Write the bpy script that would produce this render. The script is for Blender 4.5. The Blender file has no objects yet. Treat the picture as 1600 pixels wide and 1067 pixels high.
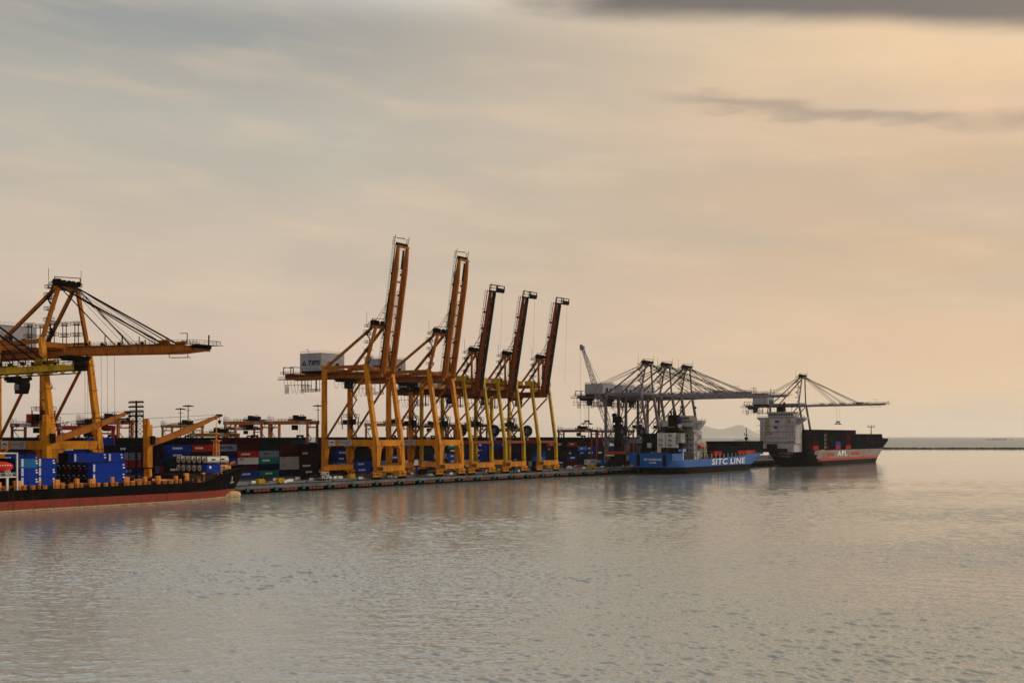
import bpy, math, random
from mathutils import Vector, Matrix
R = math.radians
rng = random.Random(11)
sc = bpy.context.scene
col = sc.collection

# ------------------------------------------------------------------ camera
cam_d = bpy.data.cameras.new('camera')
cam = bpy.data.objects.new('camera', cam_d)
col.objects.link(cam)
cam.location = (0, 0, 21)
cam.rotation_euler = (R(90), 0, 0)
cam_d.sensor_width = 36
cam_d.lens = 40.5
cam_d.shift_y = 0.0928
cam_d.clip_start = 1
cam_d.clip_end = 200000
sc.camera = cam

# ------------------------------------------------------------------ exposure
sc.view_settings.view_transform = 'Standard'
sc.view_settings.look = 'None'
sc.view_settings.gamma = 1
sc.view_settings.exposure = 0.14

# ------------------------------------------------------------------ sky
SUN_AZ, SUN_EL = 58, 24          # degrees to the right of the view, above the horizon
def srgb(r, g, b):
    f = lambda v: v / 255 / 12.92 if v / 255 <= .04045 else ((v / 255 + .055) / 1.055) ** 2.4
    return (f(r), f(g), f(b), 1)

world = bpy.data.worlds.new('World')
sc.world = world
world.use_nodes = True
wt = world.node_tree
wt.nodes.clear()
def wn(t, **k):
    n = wt.nodes.new(t)
    for a, v in k.items(): setattr(n, a, v)
    return n
def wm(op, a, b=None, c=None, clamp=False):
    n = wn('ShaderNodeMath', operation=op, use_clamp=clamp)
    for i, v in enumerate((a, b, c)):
        if v is None: continue
        if isinstance(v, (int, float)): n.inputs[i].default_value = v
        else: wt.links.new(v, n.inputs[i])
    return n.outputs[0]
def wmix(f, a, b, mode='MIX'):
    n = wn('ShaderNodeMix', data_type='RGBA', blend_type=mode)
    for i, v in ((0, f), (6, a), (7, b)):
        if isinstance(v, (int, float)): n.inputs[i].default_value = v
        elif isinstance(v, tuple): n.inputs[i].default_value = v
        else: wt.links.new(v, n.inputs[i])
    return n.outputs[2]
def wramp(f, stops):
    n = wn('ShaderNodeValToRGB')
    n.color_ramp.interpolation = 'EASE'
    while len(n.color_ramp.elements) < len(stops): n.color_ramp.elements.new(.5)
    for e, (p, c) in zip(n.color_ramp.elements, stops): e.position = p; e.color = c
    wt.links.new(f, n.inputs[0])
    return n.outputs[0]
def smooth(v, lo, hi):
    n = wn('ShaderNodeMapRange', interpolation_type='SMOOTHSTEP')
    wt.links.new(v, n.inputs[0]); n.inputs[1].default_value = lo; n.inputs[2].default_value = hi
    return n.outputs[0]
tc = wn('ShaderNodeTexCoord')
sep = wn('ShaderNodeSeparateXYZ'); wt.links.new(tc.outputs['Generated'], sep.inputs[0])
az = wm('ARCTAN2', sep.outputs[0], sep.outputs[1])             # radians, + to the right
el = wm('ARCSINE', sep.outputs[2])
toward = wm('COSINE', wm('SUBTRACT', az, R(SUN_AZ)))
side = smooth(toward, .30, .93)
eln = wm('MULTIPLY', el, 180 / math.pi / 90)                    # 0..1 for 0..90 degrees
left = wramp(eln, [(0, srgb(222, 197, 179)), (.05, srgb(215, 192, 172)), (.11, srgb(202, 187, 167)), (.16, srgb(184, 179, 166)),
                   (.215, srgb(152, 154, 151)), (.25, (.72, .72, .69, 1)), (.29, (.78, .78, .75, 1)), (.46, (.32, .32, .32, 1)), (1, (.22, .225, .24, 1))])
right = wramp(eln, [(0, srgb(234, 202, 162)), (.05, srgb(221, 187, 151)), (.10, srgb(205, 173, 139)), (.135, srgb(205, 173, 139)),
                    (.165, srgb(228, 190, 150)), (.20, srgb(240, 204, 158)), (.245, (1.15, .88, .58, 1)), (.29, (1.05, .84, .58, 1)), (.46, (.46, .38, .29, 1)), (1, (.26, .265, .28, 1))])
base = wmix(side, left, right)
# soft streaky cloud layer: noise in azimuth/elevation, stretched along the horizon
comb = wn('ShaderNodeCombineXYZ')
wt.links.new(wm('MULTIPLY', az, 3.0), comb.inputs[0])
wt.links.new(wm('ADD', wm('MULTIPLY', el, 15.0), wm('MULTIPLY', az, 1.2)), comb.inputs[1])
nz = wn('ShaderNodeTexNoise'); nz.inputs['Scale'].default_value = 1.0; nz.inputs['Detail'].default_value = 5; nz.inputs['Roughness'].default_value = .5
nz.inputs['Distortion'].default_value = .6
wt.links.new(comb.outputs[0], nz.inputs['Vector'])
streak = smooth(nz.outputs[0], .36, .66)
base = wmix(wm('MULTIPLY', streak, .34), base, srgb(176, 168, 156))
nz2 = wn('ShaderNodeTexNoise'); nz2.inputs['Scale'].default_value = 2.3; nz2.inputs['Detail'].default_value = 4
wt.links.new(comb.outputs[0], nz2.inputs['Vector'])
base = wmix(wm('MULTIPLY', smooth(nz2.outputs[0], .45, .75), .25), base, srgb(236, 206, 172))
comb3 = wn('ShaderNodeCombineXYZ')
wt.links.new(wm('MULTIPLY', az, 9.0), comb3.inputs[0])
wt.links.new(wm('MULTIPLY', el, 34.0), comb3.inputs[1])
nz3 = wn('ShaderNodeTexNoise'); nz3.inputs['Scale'].default_value = 1.0; nz3.inputs['Detail'].default_value = 6; nz3.inputs['Roughness'].default_value = .55
wt.links.new(comb3.outputs[0], nz3.inputs['Vector'])
wob = wm('SUBTRACT', nz3.outputs[0], .5)
# the dark cloud bank across the top right
e1 = wm('ADD', wm('ADD', el, wm('MULTIPLY', wm('MULTIPLY', az, az), .20)), wm('MULTIPLY', wob, .012))
bank = wm('MULTIPLY', smooth(e1, R(19.5), R(20.6)), wm('MULTIPLY', smooth(wm('ADD', az, wm('MULTIPLY', wob, .12)), R(-2), R(5)), wm('SUBTRACT', 1.0, smooth(el, R(22.2), R(25)))))
base = wmix(wm('MULTIPLY', bank, .94), base, srgb(98, 92, 90))
# the thin dark wisp below it, sloping gently down to the right
mid = wm('SUBTRACT', R(17.4), wm('MULTIPLY', az, .15))
dist = wm('ABSOLUTE', wm('SUBTRACT', wm('ADD', el, wm('MULTIPLY', wob, .040)), mid))
wisp = wm('SUBTRACT', 1.0, smooth(dist, .0, .010))
wisp = wm('MULTIPLY', wisp, wm('MULTIPLY', smooth(az, R(5.5), R(11)), wm('SUBTRACT', 1.0, smooth(az, R(20), R(23)))))
base = wmix(wm('MULTIPLY', wisp, .55), base, srgb(140, 128, 118))
mid2 = wm('SUBTRACT', R(14.6), wm('MULTIPLY', az, .02))
dist2 = wm('ABSOLUTE', wm('SUBTRACT', wm('ADD', el, wm('MULTIPLY', wob, .03)), mid2))
wisp2 = wm('MULTIPLY', wm('SUBTRACT', 1.0, smooth(dist2, .0, .012)), smooth(az, R(20.5), R(24)))
base = wmix(wm('MULTIPLY', wisp2, .5), base, srgb(150, 132, 118))
sky = wn('ShaderNodeTexSky', sky_type='NISHITA')
sky.sun_disc = False
sky.sun_elevation = R(SUN_EL)
sky.sun_rotation = R(SUN_AZ)
sky.dust_density = 6
nis = wmix(1.0, sky.outputs[0], (.07, .07, .07, 1), 'MULTIPLY')
fin = wmix(.08, base, nis)
bg = wn('ShaderNodeBackground'); wt.links.new(fin, bg.inputs[0]); bg.inputs[1].default_value = 1.0
wo = wn('ShaderNodeOutputWorld'); wt.links.new(bg.outputs[0], wo.inputs[0])

# ------------------------------------------------------------------ sun behind thin cloud
sl = bpy.data.lights.new('sun', 'SUN')
sl.energy = 2.6
sl.angle = R(9)
sl.color = (1, .86, .66)
sun = bpy.data.objects.new('sun', sl)
col.objects.link(sun)
d = Vector((math.sin(R(SUN_AZ)) * math.cos(R(SUN_EL)), math.cos(R(SUN_AZ)) * math.cos(R(SUN_EL)), math.sin(R(SUN_EL))))
sun.rotation_euler = d.to_track_quat('Z', 'Y').to_euler()

# ------------------------------------------------------------------ quay grid: t = metres out over the water, s = metres along the quay
TH = R(33.5)
U = (math.sin(TH), math.cos(TH)); N = (math.cos(TH), -math.sin(TH))
P0 = (-53.846, 484.615)
def W(t, s, z=0): return Vector((P0[0] + s * U[0] + t * N[0], P0[1] + s * U[1] + t * N[1], z))
def S(x, t):
    """metres along the quay of the line of sight at an image column (x in image pixels, 1800 units = 45 degrees) on the grid line t"""
    k = (x - 800) / 1800
    return (k * (P0[1] + t * N[1]) - (P0[0] + t * N[0])) / (U[0] - k * U[1])
SX = S
QZ = 3.0

# ------------------------------------------------------------------ helpers
class MB:
    def __init__(self): self.v = []; self.f = []; self.m = []; self.k = 0; self.M = None
    def _add(self, vs, fs):
        o = len(self.v)
        if self.M is not None: vs = [tuple(self.M @ Vector(p)) for p in vs]
        self.v += [tuple(p) for p in vs]
        self.f += [tuple(i + o for i in f) for f in fs]
        self.m += [self.k] * len(fs)
    def box(self, x0, x1, y0, y1, z0, z1):
        self._add([(x0, y0, z0), (x1, y0, z0), (x1, y1, z0), (x0, y1, z0), (x0, y0, z1), (x1, y0, z1), (x1, y1, z1), (x0, y1, z1)],
                  [(0, 3, 2, 1), (4, 5, 6, 7), (0, 1, 5, 4), (1, 2, 6, 5), (2, 3, 7, 6), (3, 0, 4, 7)])
    def cb(self, c, s): self.box(c[0] - s[0] / 2, c[0] + s[0] / 2, c[1] - s[1] / 2, c[1] + s[1] / 2, c[2] - s[2] / 2, c[2] + s[2] / 2)
    def bar(self, p, q, w, h=None, w2=None, h2=None, ref=None):
        """beam from p to q; w across, h in the plane of the beam and ref"""
        p = Vector(p); q = Vector(q); h = w if h is None else h; w2 = w if w2 is None else w2; h2 = h if h2 is None else h2
        d = (q - p)
        if d.length < 1e-6: return
        d.normalize()
        r = Vector(ref) if ref else (Vector((0, 0, 1)) if abs(d.z) < .95 else Vector((1, 0, 0)))
        a = d.cross(r).normalized(); b = a.cross(d).normalized()
        vs = []
        for c, ww, hh in ((p, w, h), (q, w2, h2)):
            for i, j in ((-1, -1), (1, -1), (1, 1), (-1, 1)): vs.append(c + a * (i * ww / 2) + b * (j * hh / 2))
        self._add(vs, [(3, 2, 1, 0), (4, 5, 6, 7), (0, 1, 5, 4), (1, 2, 6, 5), (2, 3, 7, 6), (3, 0, 4, 7)])
    def tube(self, p, q, r, n=8, r2=None, cap=True):
        p = Vector(p); q = Vector(q); r2 = r if r2 is None else r2
        d = (q - p).normalized()
        ref = Vector((0, 0, 1)) if abs(d.z) < .95 else Vector((1, 0, 0))
        a = d.cross(ref).normalized(); b = a.cross(d)
        vs = []
        for c, rr in ((p, r), (q, r2)):
            for i in range(n):
                t = 2 * math.pi * i / n
                vs.append(c + a * math.cos(t) * rr + b * math.sin(t) * rr)
        fs = [(i, (i + 1) % n, n + (i + 1) % n, n + i) for i in range(n)]
        if cap: fs += [tuple(range(n - 1, -1, -1)), tuple(range(n, 2 * n))]
        self._add(vs, fs)
    def poly(self, pts, a, axis='y', b=None):
        """extrude a 2-D outline (in the plane normal to axis) from a to b"""
        n = len(pts); vs = []
        for c in (a, b):
            for p in pts: vs.append({'y': (p[0], c, p[1]), 'x': (c, p[0], p[1]), 'z': (p[0], p[1], c)}[axis])
        self._add(vs, [tuple(range(n)), tuple(range(2 * n - 1, n - 1, -1))] + [(i, i + n, (i + 1) % n + n, (i + 1) % n) for i in range(n)])
    def rail(self, p, q, h=1.1, step=2.5, w=.07):
        p = Vector(p); q = Vector(q); L = (q - p).length; n = max(1, int(round(L / step)))
        up = Vector((0, 0, h))
        self.bar(p + up, q + up, w); self.bar(p + up * .55, q + up * .55, w * .8)
        for i in range(n + 1):
            c = p.lerp(q, i / n); self.bar(c, c + up, w)
    def deck(self, x0, x1, y0, y1, z, h=1.1, w=.07, t=.12):
        """a railed platform"""
        self.box(x0, x1, y0, y1, z - t, z)
        for p, q in (((x0, y0, z), (x1, y0, z)), ((x1, y0, z), (x1, y1, z)), ((x1, y1, z), (x0, y1, z)), ((x0, y1, z), (x0, y0, z))): self.rail(p, q, h, 1.6, w)
    def lattice(self, p, q, w0, w1, n, r, rd, h0=None, h1=None, ref=None):
        p = Vector(p); q = Vector(q); d = (q - p).normalized()
        rf = Vector(ref) if ref else (Vector((0, 0, 1)) if abs(d.z) < .95 else Vector((0, 1, 0)))
        a = d.cross(rf).normalized(); b = a.cross(d)
        h0 = w0 if h0 is None else h0; h1 = w1 if h1 is None else h1
        def cr(k, i, j):
            f = k / n; w = w0 + (w1 - w0) * f; h = h0 + (h1 - h0) * f
            return p.lerp(q, f) + a * (i * w / 2) + b * (j * h / 2)
        cs = ((-1, -1), (1, -1), (1, 1), (-1, 1))
        for c in cs: self.bar(cr(0, *c), cr(n, *c), r)
        for k in range(n):
            for m in range(4):
                c, e = cs[m], cs[(m + 1) % 4]
                if k % 2: c, e = e, c
                self.bar(cr(k, *c), cr(k + 1, *e), rd)
                self.bar(cr(k, *c), cr(k, *e), rd)
    def build(self, name, mats, parent=None, smooth=False):
        me = bpy.data.meshes.new(name)
        me.from_pydata(self.v, [], self.f)
        if not isinstance(mats, (list, tuple)): mats = [mats]
        for m in mats: me.materials.append(m)
        if len(mats) > 1: me.polygons.foreach_set('material_index', self.m)
        if smooth: me.polygons.foreach_set('use_smooth', [True] * len(me.polygons))
        me.update()
        o = bpy.data.objects.new(name, me)
        col.objects.link(o)
        if parent: o.parent = parent
        return o

def tag(o, label=None, cat=None, group=None, kind=None):
    if label: o['label'] = label
    if cat: o['category'] = cat
    if group: o['group'] = group
    if kind: o['kind'] = kind
    return o
def empty(name, loc, rz=-TH):
    o = bpy.data.objects.new(name, None); o.location = loc; o.rotation_euler = (0, 0, rz); o.empty_display_size = 1
    col.objects.link(o); return o
KIDS = {}
def copy_tree(o, parent=None):
    c = o.copy(); col.objects.link(c)
    if parent: c.parent = parent
    for ch in list(o.children): copy_tree(ch, c)
    return c
def lettering(txt, size, mat, parent, loc, facing='-s', name='lettering', shear=0, width=None, ext=.02, spacing=1.0, bold=0):
    cu = bpy.data.curves.new('lettering', 'FONT')
    cu.body = txt; cu.size = size; cu.extrude = ext; cu.shear = shear; cu.align_x = 'CENTER'; cu.align_y = 'CENTER'; cu.space_character = spacing
    cu.offset = bold; cu.resolution_u = 3
    tmp = bpy.data.objects.new('tmp', cu); col.objects.link(tmp)
    dg = bpy.context.evaluated_depsgraph_get(); dg.update()
    me = bpy.data.meshes.new_from_object(tmp.evaluated_get(dg))
    bpy.data.objects.remove(tmp); bpy.data.curves.remove(cu)
    if width and len(me.vertices):
        xs = [v.co.x for v in me.vertices]; k = width / (max(xs) - min(xs))
        for v in me.vertices: v.co.x *= k
    me.materials.clear(); me.materials.append(mat)
    o = bpy.data.objects.new(name, me); col.objects.link(o); o.parent = parent
    o.location = loc
    o.rotation_euler = {'-s': (R(90), 0, 0), '+t': (R(90), 0, R(90))}[facing]
    return o

# ------------------------------------------------------------------ materials
MATS = {}
def paint(name, c, rough=.55, rust=0, wear=.25, wc=None, scale=.35, metal=0, streak=True, bump=0.0, spec=.07):
    if name in MATS: return MATS[name]
    m = bpy.data.materials.new(name); m.use_nodes = True; nt = m.node_tree; L = nt.links
    b = nt.nodes['Principled BSDF']
    b.inputs['Roughness'].default_value = rough; b.inputs['Metallic'].default_value = metal
    b.inputs['Specular IOR Level'].default_value = spec
    tcn = nt.nodes.new('ShaderNodeTexCoord')
    mp = nt.nodes.new('ShaderNodeMapping'); mp.inputs['Scale'].default_value = (1, 1, .35 if streak else 1)
    L.new(tcn.outputs['Object'], mp.inputs[0])
    n1 = nt.nodes.new('ShaderNodeTexNoise'); n1.inputs['Scale'].default_value = scale; n1.inputs['Detail'].default_value = 8; n1.inputs['Roughness'].default_value = .65
    L.new(mp.outputs[0], n1.inputs[0])
    mr = nt.nodes.new('ShaderNodeMapRange'); mr.inputs[1].default_value = .45; mr.inputs[2].default_value = .72; mr.inputs[4].default_value = wear
    L.new(n1.outputs[0], mr.inputs[0])
    mx = nt.nodes.new('ShaderNodeMix'); mx.data_type = 'RGBA'
    mx.inputs[6].default_value = (*c, 1)
    mx.inputs[7].default_value = (*(wc or tuple(v * .35 + .01 for v in c)), 1)
    L.new(mr.outputs[0], mx.inputs[0])
    n2 = nt.nodes.new('ShaderNodeTexNoise'); n2.inputs['Scale'].default_value = scale * 6; n2.inputs['Detail'].default_value = 3
    L.new(tcn.outputs['Object'], n2.inputs[0])
    mx2 = nt.nodes.new('ShaderNodeMix'); mx2.data_type = 'RGBA'; mx2.blend_type = 'MULTIPLY'; mx2.inputs[0].default_value = .35
    L.new(mx.outputs[2], mx2.inputs[6]); 
    cr = nt.nodes.new('ShaderNodeValToRGB'); cr.color_ramp.elements[0].position = .3; cr.color_ramp.elements[0].color = (.45, .45, .45, 1); cr.color_ramp.elements[1].position = .65
    L.new(n2.outputs[0], cr.inputs[0]); L.new(cr.outputs[0], mx2.inputs[7])
    out = mx2.outputs[2]
    if rust:
        mp3 = nt.nodes.new('ShaderNodeMapping'); mp3.inputs['Scale'].default_value = (1.1, 1.1, .14); L.new(tcn.outputs['Object'], mp3.inputs[0])
        n3 = nt.nodes.new('ShaderNodeTexNoise'); n3.inputs['Scale'].default_value = .9; n3.inputs['Detail'].default_value = 6; n3.inputs['Roughness'].default_value = .7; L.new(mp3.outputs[0], n3.inputs[0])
        r3 = nt.nodes.new('ShaderNodeMapRange'); r3.inputs[1].default_value = .54; r3.inputs[2].default_value = .66; r3.inputs[4].default_value = rust; L.new(n3.outputs[0], r3.inputs[0])
        m3 = nt.nodes.new('ShaderNodeMix'); m3.data_type = 'RGBA'; m3.inputs[7].default_value = (.07, .022, .009, 1); L.new(r3.outputs[0], m3.inputs[0]); L.new(out, m3.inputs[6]); out = m3.outputs[2]
    L.new(out, b.inputs['Base Color'])
    if bump:
        wv = nt.nodes.new('ShaderNodeTexWave'); wv.bands_direction = 'DIAGONAL' if False else 'Y'; wv.inputs['Scale'].default_value = bump
        L.new(tcn.outputs['Object'], wv.inputs[0])
        bp = nt.nodes.new('ShaderNodeBump'); bp.inputs['Strength'].default_value = .6; bp.inputs['Distance'].default_value = .04
        L.new(wv.outputs[0], bp.inputs['Height']); L.new(bp.outputs[0], b.inputs['Normal'])
    MATS[name] = m
    return m
RUST = (.10, .035, .012)
M_yel = paint('crane_yellow_paint', rust=.75, c=(.64, .235, .004), wear=.7, wc=(.20, .06, .008), scale=.3)
M_ora = paint('crane_orange', rust=.75, c=(.38, .115, .006), wear=.6, wc=(.11, .03, .008), scale=.3)  # darker orange than the legs, for girders, booms, apex frames and jibs
M_yel2 = paint('crane_lemon_paint', rust=.75, c=(.52, .31, .008), wear=.6, wc=(.15, .07, .008), scale=.3)
M_brn = paint('crane_red_brown_paint', rust=.75, c=(.23, .05, .008), wear=.6, wc=(.06, .016, .008), scale=.4)
M_gry = paint('crane_grey_paint', rust=.4, c=(.21, .19, .23), wear=.6, wc=(.03, .022, .025), scale=.3)
M_gryd = paint('crane_dark_leg_paint', rust=.4, c=(.19, .145, .15), wear=.6, wc=(.02, .012, .012), scale=.3)
M_stl = paint('dark_steel', (.007, .006, .006), rough=.8, spec=.02, wear=.3, wc=(.03, .012, .008), scale=.8)
M_rope = paint('wire_rope', (.010, .008, .008), rough=.7, wear=.1)
M_hse = paint('machinery_house_sheet', rust=.25, c=(.36, .36, .40), wear=.35, wc=(.22, .19, .18), scale=.4)
M_wht = paint('white_paint', rust=.35, c=(.72, .70, .66), wear=.3, wc=(.4, .28, .18), scale=.5)
M_blk = paint('black_paint', (.004, .004, .005), rough=.8, spec=.02, wear=.3, wc=(.012, .008, .007))
M_glass = paint('dark_glass', (.015, .02, .025), rough=.08, wear=0, spec=.6)
M_navy = paint('navy_lettering', (.01, .012, .06), wear=.05)
M_letw = paint('white_lettering', (.75, .75, .72), wear=.1)
M_red = paint('rtg_red_paint', (.42, .018, .012), wear=.4, wc=(.15, .02, .015))
M_rto = paint('rtg_orange_paint', (.46, .14, .03), wear=.5, wc=(.18, .06, .03))
M_rty = paint('rtg_yellow_paint', (.36, .17, .015), wear=.5, wc=(.2, .09, .02))
M_rtb = paint('rtg_maroon_paint', (.13, .022, .014), wear=.5, wc=(.06, .02, .02))
M_con = paint('quay_concrete', (.15, .15, .165), rough=.95, wear=.85, wc=(.045, .043, .045), scale=.08, streak=False)
M_asp = paint('yard_asphalt', (.035, .035, .036), rough=.9, wear=.5, wc=(.12, .115, .11), scale=.05, streak=False)
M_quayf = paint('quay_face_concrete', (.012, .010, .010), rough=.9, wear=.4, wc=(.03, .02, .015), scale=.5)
M_rustp = paint('rusty_panel', (.22, .06, .03), rough=.8, wear=.8, wc=(.08, .04, .03), scale=1.2)
M_teal = paint('teal_fender', rust=.8, c=(.012, .12, .11), wear=.3)
M_tyre = paint('tyre_rubber', (.018, .018, .018), rough=.85, wear=.1)

# ================================================================== setting
def sheet(name, mat, quad, z, kind='structure'):
    mb = MB(); vs = [(q[0], q[1], z) for q in quad]; mb._add(vs, [(0, 1, 2, 3)])
    return tag(mb.build(name, mat), kind=kind)

# water
wmt = bpy.data.materials.new('harbour_water'); wmt.use_nodes = True
nt = wmt.node_tree; L = nt.links; b = nt.nodes['Principled BSDF']
b.inputs['IOR'].default_value = 1.55
tcn = nt.nodes.new('ShaderNodeTexCoord')
def wnoise(sx, sy, scale, detail, rough=.55, rot=0):
    mp = nt.nodes.new('ShaderNodeMapping'); mp.inputs['Scale'].default_value = (sx, sy, 1); mp.inputs['Rotation'].default_value = (0, 0, rot)
    L.new(tcn.outputs['Object'], mp.inputs[0])
    n = nt.nodes.new('ShaderNodeTexNoise'); n.inputs['Scale'].default_value = scale; n.inputs['Detail'].default_value = detail; n.inputs['Roughness'].default_value = rough
    L.new(mp.outputs[0], n.inputs[0]); return n.outputs[0]
def mth(op, a, b2, c=None):
    n = nt.nodes.new('ShaderNodeMath'); n.operation = op
    for i, v in enumerate((a, b2, c)):
        if v is None: continue
        if isinstance(v, (int, float)): n.inputs[i].default_value = v
        else: L.new(v, n.inputs[i])
    return n.outputs[0]
def mrange(v, a, b2, c, d2):
    n = nt.nodes.new('ShaderNodeMapRange'); n.interpolation_type = 'SMOOTHSTEP'; L.new(v, n.inputs[0])
    for i, x in enumerate((a, b2, c, d2)): n.inputs[i + 1].default_value = x
    return n.outputs[0]
slick = wnoise(.45, 1.9, .010, 3, .5, R(-8))         # calm bands between rippled patches
calm = mrange(slick, .50, .62, 1.0, .30)
ripple = wnoise(1.0, 1.0, 3.2, 2, .5, R(5))
wave = wnoise(1.0, 1.0, .8, 2, .5, R(-7))
h = mth('ADD', mth('MULTIPLY', ripple, .022), mth('MULTIPLY', wave, .05))
bp = nt.nodes.new('ShaderNodeBump'); bp.inputs['Distance'].default_value = 1.0
L.new(calm, bp.inputs['Strength']); L.new(h, bp.inputs['Height']); L.new(bp.outputs[0], b.inputs['Normal'])
b.inputs['IOR'].default_value = 3.2
b.inputs['Roughness'].default_value = .04
b.inputs['Base Color'].default_value = (.245, .265, .255, 1)
# the near harbour: a real wave surface, a sum of wind-driven wave trains, calmer in the lee of the quay and in slicks
import numpy as np
def wave_field():
    g = np.random.default_rng(5)
    r = [52.0]
    while r[-1] < 600: r.append(r[-1] + max(.17, r[-1] * r[-1] / 230000.0))
    r = np.array(r); a = np.linspace(R(-35), R(35), 1450)
    rr, aa = np.meshgrid(r, a, indexing='ij')
    X = rr * np.sin(aa); Y = rr * np.cos(aa); Z = np.zeros_like(X)
    cell = np.maximum(rr * (a[1] - a[0]), np.gradient(r)[:, None])
    lee = (X - P0[0]) * N[0] + (Y - P0[1]) * N[1]
    for k in range(64):
        lam = .44 * (6.0 / .44) ** (k / 63); th = R(-100) + g.normal(0, R(28)); kx, ky = math.cos(th), math.sin(th)
        K = 2 * math.pi / lam; ph = g.uniform(0, 6.28)
        slope = .036 * (1.6 if lam < 1.15 else (.85 if lam < 2.6 else .70))
        fade = np.clip((lam / cell - 2.2) / 2.0, 0, 1)
        warp = .35 * np.sin(.09 * X + .05 * Y + k) + .3 * np.sin(.21 * Y - .11 * X + 2 * k)
        Z += (slope / K) * fade * np.sin(K * (kx * X + ky * Y) + ph + warp * 2)
    gust = .8 + .22 * np.sin(X * .035 + Y * .012 + 1.2 * np.sin(Y * .04)) + .16 * np.sin(Y * .065 - X * .017 + 2)
    env = np.clip((lee + 10) / 200, .28, 1.0) * np.clip(gust, .35, 1.25)
    Z = Z + .10 * Z * Z / (Z.std() * 2)
    Z *= env
    nr, na = X.shape
    co = np.stack([X, Y, Z], -1).astype(np.float32).reshape(-1)
    idx = (np.arange(nr - 1)[:, None] * na + np.arange(na - 1)[None, :]).reshape(-1)
    f = np.stack([idx, idx + 1, idx + na + 1, idx + na], -1)[:, ::-1].astype(np.int32)   # normals up
    me = bpy.data.meshes.new('water'); nf = len(f)
    me.vertices.add(nr * na); me.vertices.foreach_set('co', co)
    me.loops.add(nf * 4); me.loops.foreach_set('vertex_index', f.reshape(-1))
    me.polygons.add(nf); me.polygons.foreach_set('loop_start', np.arange(0, nf * 4, 4, dtype=np.int32)); me.polygons.foreach_set('loop_total', np.full(nf, 4, dtype=np.int32))
    me.polygons.foreach_set('use_smooth', np.ones(nf, dtype=bool))
    me.update(); me.validate(); me.materials.append(wmt)
    o = bpy.data.objects.new('water', me); col.objects.link(o)
    if me.polygons[0].normal.z < 0: me.flip_normals()
    return tag(o, kind='structure')
wave_field()
sheet('water', wmt, [(-60000, -300), (60000, -300), (60000, 2050), (-60000, 2050)], -.45)
M_sea = paint('open_sea', (.20, .22, .225), rough=.45, wear=.5, wc=(.16, .18, .19), scale=.002, streak=False, spec=.35)
sheet('sea', M_sea, [(-60000, 2050.5), (60000, 2050.5), (60000, 70000), (-60000, 70000)], -.45)

# harbour basin ground and the quay
def qbox(name, mat, t0, t1, s0, s1, z0, z1, kind='structure'):
    mb = MB(); o = W(0, 0)
    mb.box(t0, t1, s0, s1, z0, z1)
    ob = mb.build(name, mat); ob.location = (o.x, o.y, 0); ob.rotation_euler = (0, 0, -TH)
    return tag(ob, kind=kind)
QS0, QS1 = -330, 700
qbox('ground', M_asp, -420, -36.0, QS0, QS1, -3, QZ)
qbox('quay_deck', M_con, -35.997, 0, QS0, QS1, 1.75, QZ + .004)
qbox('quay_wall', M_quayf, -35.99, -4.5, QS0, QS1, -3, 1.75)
# crane rails and painted lines on the quay
for nm, t, w, mat in (('crane_rail', -4.0, .16, M_stl), ('crane_rail', -33.7, .16, M_stl)):
    o = qbox(nm, mat, t - w / 2, t + w / 2, QS0, QS1, QZ + .004, QZ + .09)
mb = MB()
for t in (-12, -20, -28):
    for k in range(40):
        mb.box(t - .1, t + .1, -300 + k * 15, -300 + k * 15 + 8, QZ + .008, QZ + .012)
o = mb.build('lane_marking', M_wht); o.location = (P0[0], P0[1], 0); o.rotation_euler = (0, 0, -TH); tag(o, kind='structure')

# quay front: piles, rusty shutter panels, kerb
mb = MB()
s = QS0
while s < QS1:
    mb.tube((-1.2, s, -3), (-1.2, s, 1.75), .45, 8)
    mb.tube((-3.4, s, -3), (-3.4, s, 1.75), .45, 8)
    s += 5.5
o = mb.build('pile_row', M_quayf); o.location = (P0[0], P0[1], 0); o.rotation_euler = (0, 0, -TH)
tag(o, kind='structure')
mb = MB(); mb.box(-.45, .0, QS0, QS1, QZ + .006, QZ + .28)
o = mb.build('kerb', M_blk); o.location = (P0[0], P0[1], 0); o.rotation_euler = (0, 0, -TH); tag(o, kind='structure')

WORD = ['first', 'second', 'third', 'fourth', 'fifth', 'sixth', 'seventh', 'eighth', 'ninth', 'tenth', 'eleventh', 'twelfth', 'thirteenth', 'fourteenth', 'fifteenth',
        'sixteenth', 'seventeenth', 'eighteenth', 'nineteenth', 'twentieth', 'twenty-first', 'twenty-second', 'twenty-third', 'twenty-fourth', 'twenty-fifth', 'twenty-sixth', 'twenty-seventh', 'twenty-eighth', 'twenty-ninth', 'thirtieth']
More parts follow.
